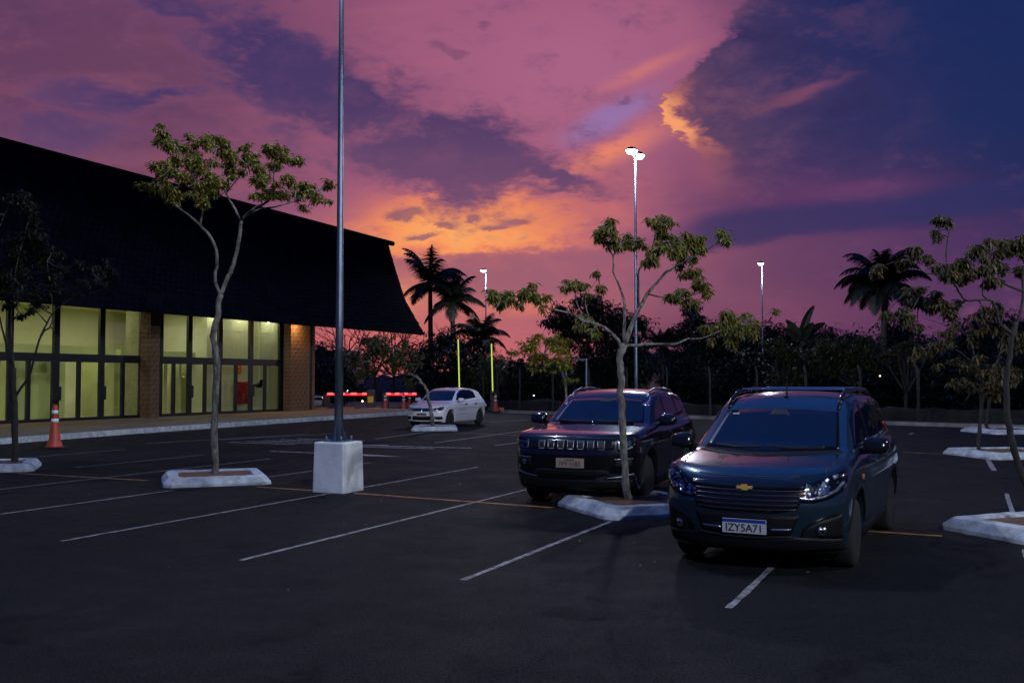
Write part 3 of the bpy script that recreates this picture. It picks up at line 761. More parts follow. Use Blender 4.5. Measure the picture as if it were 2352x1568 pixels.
def plate(parent, c, z, m, text, strip=False, off=.02, small=None):
    x = float(c.hit('front', [0.0], [z])[0, 0]) - off
    t = MB().box(-.006, .004, -.2, .2, -.065, .065).build('licence_plate', m, parent, (x, 0, z), bevel=.004)
    rot = (math.pi / 2, 0, -math.pi / 2)
    if strip:
        MB().box(-.0085, -.0065, -.196, .196, .032, .061).build('plate_band', M['plate_b'], t)
        text_mesh('plate_lettering', text, .095, M['ink'], t, (-.0085, 0, -.018), rot, .0008, .98)
    else:
        text_mesh('plate_lettering', text, .088, M['ink'], t, (-.0085, 0, -.014), rot, .0008, .92)
        if small: text_mesh('plate_lettering', small, .03, M['ink'], t, (-.0085, 0, .047), rot, .0008, 1)
    return t

def car_base(name, label, cat, d, u, v, yaw, body_m, wheel_w=.215, rim=None, spokes=5):
    t = thing(name, label, cat, W(u, v), ROT_U + yaw)
    c = Car(d); b = obj('body', c.mesh(), body_m, t)
    mb = MB().box(.35, d['L'] - .35, -d['W'] + .3, d['W'] - .3, .17, .5)       # dark underside
    for xa in d['axles']: mb.box(xa - d['arch'] + .01, xa + d['arch'] - .01, -d['W'] + .33, d['W'] - .33, .14, d['R'] * 2 + .04)
    mb.build('underbody', M['black_plastic'], t)
    for xa in d['axles']:
        for s_ in (-1, 1): wheel(t, xa, s_ * (d['W'] - .03 - wheel_w / 2), d['R'], wheel_w, s_, spokes, rim)
    return t, c
def glints(c, lo, up, n, m, parent, seed, size=(.014, .03), off=.008):
    rs = np.random.RandomState(seed); lo = np.array(lo, float); up = np.array(up, float)
    def at(pl, t):
        q_ = np.r_[0, np.cumsum(np.hypot(*np.diff(pl, axis=0).T))]; q_ /= q_[-1]; return np.stack([np.interp(t, q_, pl[:, 0]), np.interp(t, q_, pl[:, 1])], 1)
    t = rs.uniform(.08, .94, n); r = rs.uniform(.18, .84, n)[:, None]; Q = at(lo, t) * (1 - r) + at(up, t) * r
    P = c.hit('front', Q[:, 0], Q[:, 1]); mb = MB()
    for p in P:
        a, b = rs.uniform(*size, 2) / 2; tx, ty = rs.uniform(-.5, .5, 2); an = rs.uniform(0, 3.14); ca, sa = math.cos(an), math.sin(an)
        vs = []
        for sy, sz in ((-1, -1), (1, -1), (1, 1), (-1, 1)):
            y_, z_ = sy * a * ca - sz * b * sa, sy * a * sa + sz * b * ca; vs.append((p[0] - off - .004 + tx * y_ + ty * z_, p[1] + y_, p[2] + z_))
        mb.add(vs, [(0, 1, 2, 3)])
    return mb.build('reflector', m, parent, fix=False)
def mir(pl): return [(-p[0], p[1]) for p in pl][::-1]
def both(fn):
    for s_ in (-1, 1): fn(s_)
def ys(pl, s_): return [(p[0] * s_, p[1]) for p in pl]

# ======== the blue-grey people carrier in front
D1 = dict(L=4.36, W=.868, R=.325, arch=.385, axles=(.86, 3.48), hcrown=.055, kh=.11, fc=.34, fp=2.6, kf=.13, rc=.2, wc=.15, gb=.795, gr=.635, zb=1.04, zr=1.60, gx=2.2,
          rcrown=.10, kr=.09, ks=.05,
          top=[(0, .80), (.06, .87), (.2, .935), (.5, 1.005), (.85, 1.06), (1.1, 1.075), (2, 1.065), (3.5, 1.10), (4.1, 1.11), (4.4, 1.07)],
          plan=[(0, .95), (.3, .985), (.8, 1), (3.5, 1), (4.1, .975), (4.36, .94)], sw=[(.15, .92), (.35, .97), (.6, 1.0), (.85, .995), (1.0, .968), (1.12, .925), (1.3, .9)],
          front=[(.15, .13), (.28, .05), (.45, .012), (.6, .0), (.78, .035), (.95, .11), (1.2, .3)], rear=[(.2, 4.22), (.5, 4.34), (.7, 4.36), (1.0, 4.33), (1.3, 4.26)],
          bot=[(0, .20), (.5, .19), (3.6, .19), (4.3, .28)], roof=[(1.0, 1.38), (1.5, 1.525), (1.9, 1.59), (2.5, 1.625), (3.3, 1.615), (3.9, 1.575), (4.3, 1.50)],
          ws=((.90, 1.02), (1.72, 1.55)), rw=((4.33, 1.02), (4.06, 1.58)))
M['paint1'] = paint('blue_grey_paint', (.017, .042, .062), .24, .6)
spin, c = car_base('minivan', 'dark blue-grey people carrier with roof bars and a gold emblem, nearest car', 'car', D1, 9.08, -1.86, -.05, M['paint1'], rim=M['satin'])
t = spin
c.patch('windscreen', 'front', [(-.66, 1.075), (-.4, 1.062), (0, 1.055), (.4, 1.062), (.66, 1.075)], [(-.575, 1.418), (-.3, 1.440), (0, 1.447), (.3, 1.440), (.575, 1.418)], M['car_glass'], t, .004, 30, 10)
c.patch('wiper_panel', 'front', [(-.70, 1.045), (0, 1.020), (.70, 1.045)], [(-.68, 1.07), (0, 1.050), (.68, 1.07)], M['black_plastic'], t, .003, 24, 3)
for yy, y2 in ((-.52, .02), (.05, .56)):
    c.seam('wiper', 'front', [(yy, 1.078), ((yy + y2) / 2, 1.072), (y2, 1.088)], .016, M['black_plastic'], t, .02, skirt=.006)
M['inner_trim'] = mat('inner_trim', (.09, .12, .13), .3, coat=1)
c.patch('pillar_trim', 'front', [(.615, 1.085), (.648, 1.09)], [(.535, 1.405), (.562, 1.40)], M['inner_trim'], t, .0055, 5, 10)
c.patch('mirror_mount', 'front', [(-.10, 1.385), (.10, 1.385)], [(-.07, 1.44), (.07, 1.44)], M['ink'], t, .0055, 10, 4)
c.patch('inspection_sticker', 'front', [(.43, 1.385), (.50, 1.382)], [(.43, 1.40), (.50, 1.397)], M['plate_w'], t, .0055, 4, 3)
# grille, slats, emblem
G1 = ([(-.50, .70), (-.46, .60), (-.3, .565), (0, .56), (.3, .565), (.46, .60), (.50, .70)], [(-.54, .835), (-.3, .85), (0, .858), (.3, .85), (.54, .835)])
gr = c.patch('grille', 'front', *G1, M['gloss_black'], t, .006, 40, 8)
for k in range(5):
    z = .592 + k * .040; w = .44 + k * .018
    c.seam('grille_slat', 'front', [(-w, z + .006), (-w * .5, z), (0, z - .002), (w * .5, z), (w, z + .006)], .011, M['slat'], gr, .016, skirt=.02)
c.seam('grille_bar', 'front', [(-.52, .795), (-.25, .785), (0, .782), (.25, .785), (.52, .795)], .05, M['gloss_black'], gr, .016, skirt=.02)
e = [(-.082, -.014), (-.030, -.014), (-.024, -.034), (.036, -.034), (.030, -.014), (.082, -.014)]; e2 = [(-.076, .016), (-.036, .016), (-.030, .036), (.030, .036), (.024, .016), (.088, .016)]
x0 = float(c.hit('front', [0.0], [.783])[0, 0])
em = thing('emblem', '', ''); del em['label'], em['category']; em.parent = t; em.location = (x0 - .022, 0, .783)
def flatprism(pl, x0_, x1_):
    n_ = len(pl); mb = MB(); mb.add([(x0_, p[0], p[1]) for p in pl] + [(x1_, p[0], p[1]) for p in pl], [tuple(range(n_)), tuple(range(n_, 2 * n_))] + [(i, (i + 1) % n_, n_ + (i + 1) % n_, n_ + i) for i in range(n_)]); return mb
bow = [(-.085, -.018), (-.032, -.018), (-.028, -.036), (.036, -.036), (.032, -.018), (.078, -.018), (.090, .018), (.032, .018), (.028, .036), (-.036, .036), (-.032, .018), (-.078, .018)]
flatprism([(-p[0], p[1]) for p in bow], -.008, .018).build('emblem_rim', M['chrome'], em)
flatprism([(-p[0] * .86, p[1] * .74) for p in bow], -.0105, -.0082).build('emblem_face', M['gold'], em)
# headlights
def hl(s_):
    lo = ys([(.45, .70), (.50, .660), (.60, .662), (.72, .70), (.80, .76), (.825, .83)], s_); up = ys([(.47, .775), (.52, .815), (.62, .868), (.72, .908), (.79, .935), (.822, .942)], s_)
    h = c.patch('headlight', 'front', lo, up, M['gloss_black'], t, .002, 24, 8)
    glints(c, lo, up, 52, M['reflector'], h, 3 + s_)
    c.disc('projector', 'front', (.665 * s_, .768), .040, M['chrome'], h, .012)
    c.seam('headlight_trim', 'front', ys([(.47, .705), (.55, .69), (.66, .71), (.76, .765), (.81, .84)], s_), .026, M['reflector'], h, .007)
    c.patch('indicator', 'front', ys([(.47, .715), (.53, .70)], s_), ys([(.49, .76), (.54, .775)], s_), M['amber'], h, .008, 6, 3)
    c.patch('headlight_cover', 'front', lo, up, M['lens'], h, .018, 24, 8)
both(hl)
# bumper: black lower half with the body-colour wings left visible above the fog lamp pockets
c.patch('lower_intake', 'front', [(-.40, .37), (0, .35), (.40, .37)], [(-.47, .545), (0, .545), (.47, .545)], M['black_plastic'], t, .006, 30, 6)
c.patch('bumper_skirt', 'front', [(-.80, .235), (-.4, .215), (0, .21), (.4, .215), (.80, .235)], [(-.80, .335), (-.42, .36), (0, .345), (.42, .36), (.80, .335)], M['black_plastic'], t, .008, 40, 5)
c.seam('bumper_trim', 'front', [(-.42, .362), (-.2, .345), (0, .340), (.2, .345), (.42, .362)], .012, M['slat'], t, .02)
for s_ in (-1, 1):
    c.patch('intake_slot', 'front', ys([(.22, .40), (.40, .41)], s_), ys([(.22, .425), (.40, .43)], s_), M['satin'], t, .012, 8, 2)
def fog(s_):
    p = c.patch('fog_pocket', 'front', ys([(.46, .345), (.60, .33), (.80, .34)], s_), ys([(.52, .425), (.64, .505), (.80, .56)], s_), M['black_plastic'], t, .006, 20, 6)
    l = c.disc('fog_lamp', 'front', (.645 * s_, .405), .05, M['gloss_black'], p, .014); c.disc('fog_reflector', 'front', (.645 * s_, .405), .036, M['chrome'], l, .02); c.disc('fog_bulb', 'front', (.645 * s_, .41), .014, M['gloss_black'], l, .024)
    c.seam('fog_bezel', 'front', ys([(.49, .36), (.50, .42), (.56, .48), (.66, .525), (.78, .56)], s_), .014, M['gloss_black'], p, .014)
both(fog)
plate(t, c, .435, M['plate_w'], 'IZY5A71', True)
# sides
def sides(s_):
    c.patch('side_window', 'side', [(1.20, 1.075), (1.55, 1.07), (2.12, 1.085)], [(1.52, 1.36), (1.78, 1.50), (2.12, 1.535)], M['car_glass'], t, .004, 18, 8, s_)
    c.patch('side_window', 'side', [(2.19, 1.085), (2.6, 1.095), (3.02, 1.105)], [(2.19, 1.537), (2.6, 1.54), (3.02, 1.525)], M['car_glass'], t, .004, 18, 8, s_)
    c.patch('side_window', 'side', [(3.09, 1.108), (3.5, 1.125), (3.85, 1.15)], [(3.09, 1.522), (3.5, 1.50), (3.78, 1.45)], M['car_glass'], t, .004, 18, 8, s_)
    c.patch('pillar_trim', 'side', [(2.12, 1.085), (2.19, 1.085)], [(2.12, 1.535), (2.19, 1.537)], M['gloss_black'], t, .003, 4, 8, s_)
    c.patch('pillar_trim', 'side', [(3.02, 1.105), (3.09, 1.108)], [(3.02, 1.525), (3.09, 1.522)], M['gloss_black'], t, .003, 4, 8, s_)
    c.seam('belt_trim', 'side', [(1.15, 1.062), (2.1, 1.07), (3.0, 1.09), (3.9, 1.13)], .022, M['satin'], t, .006, s_)
    c.patch('sill_cladding', 'side', [(1.27, .215), (3.07, .215)], [(1.27, .34), (3.07, .34)], M['black_plastic'], t, .010, 30, 4, s_)
    for xa in D1['axles']:
        a = np.linspace(math.radians(8), math.radians(172), 24); R_ = D1['arch']
        c.patch('arch_cladding', 'side', [(xa - math.cos(q_) * (R_ + .005), D1['R'] + .01 + math.sin(q_) * (R_ + .005)) for q_ in a], [(xa - math.cos(q_) * (R_ + .06), D1['R'] + .01 + math.sin(q_) * (R_ + .06)) for q_ in a], M['black_plastic'], t, .008, 36, 3, s_)
    for pl in ([(1.36, .36), (1.28, .6), (1.24, .85), (1.22, 1.05)], [(2.155, .35), (2.155, .7), (2.155, 1.07)], [(3.05, .36), (3.10, .62), (3.06, .85), (3.05, 1.09)]):
        c.seam('door_seam', 'side', pl, .009, M['ink'], t, .0015, s_)
    for xx in (1.95, 2.86): c.patch('door_handle', 'side', [(xx - .08, .90), (xx + .08, .905)], [(xx - .08, .93), (xx + .08, .935)], M['paint1'], t, .022, 8, 3, s_)
    c.patch('side_repeater', 'side', [(1.10, .80), (1.14, .80)], [(1.11, .845), (1.15, .85)], M['amber'], t, .008, 4, 3, s_)
    mirror(t, c, 1.27, 1.115, s_, M['gloss_black'])
    q_ = [(x_, s_ * .565, c.hit('top', [x_], [s_ * .565])[0, 2] + dz) for x_, dz in ((1.62, -.005), (1.75, .035), (2.0, .055), (2.8, .06), (3.5, .055), (3.75, .03), (3.85, -.005))]
    MB().tube(q_, [.018, .022, .022, .022, .022, .022, .018], 8).build('roof_rail', M['gloss_black'], t, smooth=True)
both(sides)
for x_ in (2.1, 3.2):
    z_ = float(c.hit('top', [x_], [.565])[0, 2]) + .062
    MB().box(x_ - .03, x_ + .03, -.55, .55, z_ + .0, z_ + .022).build('roof_bar', M['satin'], t, bevel=.012)
z_ = float(c.hit('top', [1.80], [0.0])[0, 2])
MB().tube([(1.80, 0, z_ - .01), (1.82, 0, z_ + .03), (1.85, 0, z_ + .16)], [.032, .012, .003], 8).build('antenna', M['black_plastic'], t)
c.seam('bonnet_seam', 'front', [(-.46, .885), (-.3, .878), (0, .874), (.3, .878), (.46, .885)], .009, M['ink'], t, .0015)
for s_ in (-1, 1): c.seam('bonnet_seam', 'top', [(.30, s_ * .66), (.6, s_ * .705), (.95, s_ * .72)], .009, M['ink'], t, .0015)
c.patch('rear_light', 'rear', [(-.80, .85), (-.66, .85)], [(-.72, 1.25), (-.64, 1.25)], M['red_lens'], t, .006, 6, 8); c.patch('rear_light', 'rear', [(.66, .85), (.80, .85)], [(.64, 1.25), (.72, 1.25)], M['red_lens'], t, .006, 6, 8)

# ======== the black off-roader with the seven-slot grille
D2 = dict(L=4.40, W=.91, R=.345, arch=.41, axles=(.89, 3.53), hcrown=.035, kh=.09, fc=.26, fp=2.8, kf=.09, rc=.2, wc=.13, gb=.82, gr=.655, zb=1.10, zr=1.60, gx=2.3, rcrown=.08, kr=.08, ks=.04,
          top=[(0, .90), (.08, .985), (.25, 1.03), (.7, 1.07), (1.15, 1.105), (1.4, 1.11), (2, 1.10), (3.6, 1.14), (4.15, 1.15), (4.4, 1.10)],
          plan=[(0, .955), (.3, .985), (.8, 1), (3.6, 1), (4.1, .97), (4.40, .93)], sw=[(.15, .93), (.4, .975), (.65, 1.0), (.9, .995), (1.05, .965), (1.16, .92), (1.3, .9)],
          front=[(.15, .16), (.3, .06), (.5, .01), (.7, .0), (.85, .015), (1.0, .05), (1.2, .2)], rear=[(.2, 4.25), (.5, 4.38), (.75, 4.40), (1.05, 4.36), (1.3, 4.28)],
          bot=[(0, .25), (.5, .21), (3.6, .21), (4.3, .30)], roof=[(1.3, 1.40), (1.8, 1.535), (2.2, 1.585), (2.7, 1.61), (3.3, 1.59), (3.9, 1.535), (4.3, 1.46)],
          ws=((1.20, 1.08), (1.95, 1.54)), rw=((4.38, 1.08), (3.98, 1.55)))
M['paint2'] = paint('black_metallic_paint', (.006, .0055, .007), .20, .4)
jeep, c = car_base('suv', 'black off-road style car with seven-slot chrome grille behind the slim tree', 'car', D2, 12.75, -4.97, .055, M['paint2'], .23, M['satin'])
t = jeep
c.patch('windscreen', 'front', [(-.70, 1.125), (-.4, 1.115), (0, 1.11), (.4, 1.115), (.70, 1.125)], [(-.585, 1.445), (-.3, 1.465), (0, 1.472), (.3, 1.465), (.585, 1.445)], M['car_glass'], t, .004, 30, 10)
for yy, y2 in ((-.55, .02), (.05, .60)): c.seam('wiper', 'front', [(yy, 1.128), ((yy + y2) / 2, 1.122), (y2, 1.135)], .016, M['black_plastic'], t, .02, skirt=.006)
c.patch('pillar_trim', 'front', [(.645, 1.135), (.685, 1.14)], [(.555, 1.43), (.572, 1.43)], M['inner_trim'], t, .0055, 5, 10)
c.patch('mirror_mount', 'front', [(-.10, 1.42), (.10, 1.42)], [(-.07, 1.465), (.07, 1.465)], M['ink'], t, .0055, 10, 4)
gr = c.patch('grille', 'front', [(-.60, .80), (-.3, .785), (0, .78), (.3, .785), (.60, .80)], [(-.60, .93), (-.3, .94), (0, .943), (.3, .94), (.60, .93)], M['gloss_black'], t, .004, 40, 6)
for k in range(7):
    y_ = (k - 3) * .142; w = .046; z0_, z1_ = .805, .915
    sl = c.patch('grille_slot', 'front', [(y_ - w + .006, z0_), (y_ + w - .006, z0_)], [(y_ - w, z1_), (y_ + w, z1_)], M['ink'], gr, .010, 6, 4)
    for pl in ([(y_ - w, z1_), (y_ - w + .006, z0_)], [(y_ + w, z1_), (y_ + w - .006, z0_)], [(y_ - w + .004, z0_), (y_ + w - .004, z0_)]):
        c.seam('slot_trim', 'front', [pl[0], ((pl[0][0] + pl[1][0]) / 2, (pl[0][1] + pl[1][1]) / 2), pl[1]], .006, M['satin'], sl, .013, n=5)
text_mesh('bonnet_lettering', 'Jeep', .085, M['chrome'], t, (float(c.hit('front', [0.0], [.972])[0, 0]) - .004, 0, .972), (math.pi / 2, 0, -math.pi / 2), .003)
def hl2(s_):
    lo = ys([(.635, .785), (.72, .79), (.80, .815), (.86, .85)], s_); up = ys([(.625, .925), (.72, .94), (.80, .95), (.855, .945)], s_)
    h = c.patch('headlight', 'front', lo, up, M['gloss_black'], t, .002, 20, 8)
    glints(c, lo, up, 12, M['reflector'], h, 8 + s_)
    c.disc('projector', 'front', (.765 * s_, .882), .034, M['chrome'], h, .010)
    c.seam('daytime_strip', 'front', ys([(.65, .915), (.655, .86), (.66, .815), (.70, .806), (.77, .818), (.82, .842)], s_), .022, M['plate_w'], h, .010)
    c.patch('headlight_cover', 'front', lo, up, M['lens'], h, .018, 20, 8)
    p = c.patch('fog_pocket', 'front', ys([(.60, .56), (.82, .57)], s_), ys([(.62, .66), (.82, .67)], s_), M['black_plastic'], t, .006, 12, 4)
    c.disc('fog_lamp', 'front', (.71 * s_, .61), .036, M['chrome'], p, .014); c.seam('fog_trim', 'front', ys([(.60, .675), (.72, .68), (.83, .685)], s_), .012, M['satin'], p, .012)
    c.seam('bumper_crease', 'front', ys([(.50, .42), (.68, .44), (.83, .48)], s_), .014, M['satin'], t, .012)
both(hl2)
c.patch('lower_intake', 'front', [(-.56, .45), (0, .43), (.56, .45)], [(-.50, .53), (0, .53), (.50, .53)], M['black_plastic'], t, .006, 30, 4)
c.patch('bumper_skirt', 'front', [(-.82, .28), (0, .25), (.82, .28)], [(-.82, .40), (0, .385), (.82, .40)], M['black_plastic'], t, .008, 40, 5)
plate(t, c, .615, M['plate_g'], 'IYY·1183', False)
for k in range(6): MB().box(-.009, -.0065, -.07 + k * .024, -.052 + k * .024, .038, .052).build('plate_mark', M['ink'], [o for o in t.children if o.name.startswith('licence')][0])
def sides2(s_):
    c.patch('side_window', 'side', [(1.50, 1.125), (1.9, 1.13), (2.30, 1.14)], [(1.78, 1.36), (2.0, 1.475), (2.30, 1.515)], M['car_glass'], t, .004, 18, 8, s_)
    c.patch('side_window', 'side', [(2.37, 1.14), (2.8, 1.15), (3.22, 1.165)], [(2.37, 1.518), (2.8, 1.52), (3.22, 1.495)], M['car_glass'], t, .004, 18, 8, s_)
    c.patch('side_window', 'side', [(3.30, 1.17), (3.5, 1.18), (3.82, 1.22)], [(3.30, 1.49), (3.5, 1.47), (3.72, 1.42)], M['car_glass'], t, .004, 14, 8, s_)
    c.seam('window_trim', 'side', [(1.72, 1.36), (1.98, 1.495), (2.4, 1.54), (3.0, 1.535), (3.5, 1.49), (3.85, 1.40)], .016, M['chrome'], t, .007, s_)
    c.patch('sill_cladding', 'side', [(1.32, .235), (3.10, .235)], [(1.32, .38), (3.10, .38)], M['black_plastic'], t, .012, 30, 4, s_)
    for xa in D2['axles']:
        a = np.linspace(math.radians(6), math.radians(174), 24); R_ = D2['arch']
        c.patch('arch_cladding', 'side', [(xa - math.cos(q_) * (R_ + .005), D2['R'] + .01 + math.sin(q_) * (R_ + .005)) for q_ in a], [(xa - math.cos(q_) * (R_ + .075), D2['R'] + .01 + math.sin(q_) * (R_ + .07)) for q_ in a], M['black_plastic'], t, .012, 36, 3, s_)
    for pl in ([(1.42, .39), (1.34, .7), (1.36, 1.0), (1.42, 1.10)], [(2.335, .38), (2.335, .7), (2.335, 1.12)], [(3.10, .39), (3.22, .7), (3.24, .95), (3.26, 1.14)]): c.seam('door_seam', 'side', pl, .009, M['ink'], t, .0015, s_)
    for xx in (2.12, 3.02): c.patch('door_handle', 'side', [(xx - .09, .945), (xx + .09, .95)], [(xx - .09, .975), (xx + .09, .98)], M['paint2'], t, .022, 8, 3, s_)
    mirror(t, c, 1.55, 1.165, s_, M['paint2'], .25, .17)
    q_ = [(x_, s_ * .60, c.hit('top', [x_], [s_ * .60])[0, 2] + dz) for x_, dz in ((1.95, -.005), (2.06, .025), (2.4, .04), (3.0, .042), (3.5, .035), (3.7, -.005))]
    MB().tube(q_, [.015, .018, .018, .018, .018, .015], 8).build('roof_rail', M['satin'], t, smooth=True)
both(sides2)
c.seam('bonnet_seam', 'front', [(-.80, .965), (-.4, .955), (0, .952), (.4, .955), (.80, .965)], .009, M['ink'], t, .0015)
for s_ in (-1, 1): c.seam('bonnet_crease', 'top', [(.16, s_ * .50), (.6, s_ * .56), (1.1, s_ * .60)], .008, M['ink'], t, .0008)

# ======== the white hatchback farther back
D3 = dict(L=3.90, W=.828, R=.30, arch=.345, axles=(.77, 3.237), hcrown=.06, kh=.10, fc=.30, fp=2.5, kf=.11, rc=.22, wc=.15, gb=.755, gr=.585, zb=.95, zr=1.44, gx=2.0, rcrown=.10, kr=.09, ks=.05,
          top=[(0, .68), (.06, .74), (.2, .795), (.5, .86), (.9, .925), (1.15, .955), (2, .96), (3.2, 1.0), (3.6, 1.0), (3.9, .94)],
          plan=[(0, .95), (.3, .98), (.8, 1), (3.0, 1), (3.6, .97), (3.9, .93)], sw=[(.15, .92), (.3, .965), (.55, 1.0), (.75, .995), (.9, .965), (1.0, .925), (1.2, .9)],
          front=[(.12, .12), (.25, .04), (.4, .005), (.55, .0), (.7, .03), (.9, .12)], rear=[(.2, 3.78), (.45, 3.88), (.65, 3.90), (.9, 3.86), (1.2, 3.72)],
          bot=[(0, .18), (.5, .165), (3.2, .165), (3.85, .26)], roof=[(1.2, 1.25), (1.6, 1.375), (2.0, 1.435), (2.4, 1.455), (2.9, 1.435), (3.3, 1.375), (3.7, 1.27)],
          ws=((1.0, .93), (1.72, 1.385)), rw=((3.82, .93), (3.38, 1.40)))
M['paint3'] = paint('white_paint', (.62, .62, .66), .3, 0.0)
gol, c = car_base('hatchback_car', 'small white hatchback with door lettering parked behind a curved sapling', 'car', D3, 31.95, -18.3, 0.0, M['paint3'], .185, M['satin'])
t = gol
c.patch('windscreen', 'front', [(-.64, .975), (-.4, .965), (0, .96), (.4, .965), (.64, .975)], [(-.52, 1.335), (-.3, 1.352), (0, 1.358), (.3, 1.352), (.52, 1.335)], M['car_glass'], t, .004, 26, 8)
gr = c.patch('grille', 'front', [(-.43, .60), (0, .59), (.43, .60)], [(-.45, .70), (0, .712), (.45, .70)], M['gloss_black'], t, .005, 24, 4)
for k in range(2): c.seam('grille_slat', 'front', [(-.43, .625 + k * .045), (0, .617 + k * .045), (.43, .625 + k * .045)], .008, M['satin'], gr, .012)
x0 = float(c.hit('front', [0.0], [.652])[0, 0]) - .02
em = MB().tube([(x0, math.cos(a) * .05, .652 + math.sin(a) * .05) for a in np.linspace(0, 2 * math.pi, 25)], .006, 6)
for pl in ([(-.027, .034), (0, .003), (.027, .034)], [(-.042, .012), (-.018, -.036), (0, -.006), (.018, -.036), (.042, .012)]): em.tube([(x0, p[0], .652 + p[1]) for p in pl], .005, 6)
em.build('emblem', M['chrome'], t)
def hl3(s_):
    lo = ys([(.455, .605), (.58, .60), (.70, .625), (.765, .66)], s_); up = ys([(.455, .70), (.58, .725), (.70, .755), (.765, .77)], s_)
    h = c.patch('headlight', 'front', lo, up, M['gloss_black'], t, .003, 16, 6)
    glints(c, lo, up, 14, M['reflector'], h, 12 + s_)
    c.patch('fog_pocket', 'front', ys([(.50, .315), (.60, .29), (.74, .30)], s_), ys([(.47, .40), (.60, .405), (.74, .41)], s_), M['black_plastic'], t, .006, 12, 4)
both(hl3)
c.patch('lower_intake', 'front', [(-.46, .275), (0, .265), (.46, .275)], [(-.40, .42), (0, .425), (.40, .42)], M['black_plastic'], t, .006, 24, 4)
c.patch('bumper_lip', 'front', [(-.70, .20), (0, .175), (.70, .20)], [(-.70, .235), (0, .215), (.70, .235)], M['black_plastic'], t, .008, 24, 3)
pl_ = plate(t, c, .455, M['plate_g'], '   ', False); MB().box(-.009, -.0065, -.19, .19, .02, .06).build('plate_band', M['ink'], pl_)
def sides3(s_):
    c.patch('side_window', 'side', [(1.28, .985), (1.6, .985), (2.12, 1.01)], [(1.56, 1.22), (1.8, 1.345), (2.12, 1.375)], M['car_glass'], t, .004, 16, 8, s_)
    c.patch('side_window', 'side', [(2.12, 1.01), (2.6, 1.035), (3.02, 1.06)], [(2.12, 1.375), (2.6, 1.365), (2.92, 1.29)], M['car_glass'], t, .0042, 16, 8, s_)
    for pl in ([(1.22, .26), (1.16, .6), (1.18, .95)], [(2.14, .26), (2.14, .6), (2.13, .99)], [(2.80, .3), (2.93, .62), (2.96, .9), (3.0, 1.04)]): c.seam('door_seam', 'side', pl, .009, M['satin'], t, .0012, s_)
    for xx in (1.98, 2.80): c.patch('door_handle', 'side', [(xx - .08, .80), (xx + .08, .805)], [(xx - .08, .845), (xx + .08, .85)], M['black_plastic'], t, .02, 8, 3, s_)
    mirror(t, c, 1.36, 1.0, s_, M['paint3'], .22, .14)
both(sides3)
# worn, no longer legible lettering on the near front door
P_ = c.hit('side', [1.62], [.56], -1)[0]; rd = random.Random(2); mk = MB()
x_ = 1.30
while x_ < 1.98:
    w_ = rd.uniform(.05, .08); mk.tube([(x_, 0, .57), (x_ + rd.uniform(0, w_), 0, .68)], .006, 4).tube([(x_, 0, .575 + rd.uniform(0, .09)), (x_ + w_ * .8, 0, .58 + rd.uniform(0, .09))], .006, 4); x_ += w_ + .025
for k in range(9): mk.tube([(1.42 + k * .065, 0, .48), (1.46 + k * .065, 0, .482 + rd.uniform(-.008, .01))], .008, 4)
mk.build('door_lettering', M['satin'], t, (0, P_[1] - .002, 0))
# ---------------------------------------------------------------- trees, palms, undergrowth
def leaf_mat(name, a, b, c2=None):
    m = bpy.data.materials.new(name); m.use_nodes = True; n = m.node_tree; n.nodes.clear(); Ex.nt = n
    o = n.nodes.new('ShaderNodeOutputMaterial'); d = n.nodes.new('ShaderNodeBsdfPrincipled'); t = n.nodes.new('ShaderNodeBsdfTranslucent'); mx = n.nodes.new('ShaderNodeMixShader')
    g = n.nodes.new('ShaderNodeNewGeometry'); v = n.nodes.new('ShaderNodeTexCoord').outputs['Object']
    f1 = Ex(g.outputs['Random Per Island']); f2 = noise(v, 1.4, 3, .6)
    c = cmix(ss(.1, .9, f1 * .55 + f2 * .6 - .05), a, b)
    if c2: c = cmix(ss(.80, .95, f1) * .8, c, c2)
    n.links.new(c, d.inputs['Base Color']); n.links.new(c, t.inputs['Color']); d.inputs['Roughness'].default_value = .55; d.inputs['Specular IOR Level'].default_value = .35
    mx.inputs[0].default_value = .3; n.links.new(d.outputs[0], mx.inputs[1]); n.links.new(t.outputs[0], mx.inputs[2]); n.links.new(mx.outputs[0], o.inputs[0])
    return m
M['leaf'] = leaf_mat('leaf_green', (.08, .095, .015), (.21, .18, .034), (.25, .14, .042))
M['leaf_y'] = leaf_mat('leaf_yellow_green', (.20, .21, .018), (.40, .35, .03))
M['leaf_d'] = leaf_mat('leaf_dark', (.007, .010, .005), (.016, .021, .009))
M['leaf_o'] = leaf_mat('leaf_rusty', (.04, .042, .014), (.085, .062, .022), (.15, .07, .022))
def bark():
    m, n, b = new_mat('bark')
    t = n.nodes.new('ShaderNodeTexCoord').outputs['Object']; mp = n.nodes.new('ShaderNodeMapping'); mp.inputs['Scale'].default_value = (1, 1, .45); n.links.new(t, mp.inputs[0])
    f = noise(mp.outputs[0], 13, 5, .65, .6); f2 = noise(mp.outputs[0], 38, 4, .7)
    c = cmix(ss(.36, .62, f), (.035, .028, .022), (.17, .155, .14)); c = cmix(ss(.5, .8, f2) * .6, c, (.30, .29, .27))
    n.links.new(c, b.inputs['Base Color']); b.inputs['Roughness'].default_value = .9
    bn = n.nodes.new('ShaderNodeBump'); bn.inputs['Strength'].default_value = .8; bn.inputs['Distance'].default_value = .02
    n.links.new((f + f2 * .5).s, bn.inputs['Height']); n.links.new(bn.outputs[0], b.inputs['Normal'])
    return m
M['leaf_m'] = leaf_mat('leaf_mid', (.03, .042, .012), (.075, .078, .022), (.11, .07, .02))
M['bark'] = bark(); M['bark_d'] = mat('dark_bark', (.02, .017, .015), .95, var=.4, vscale=8)

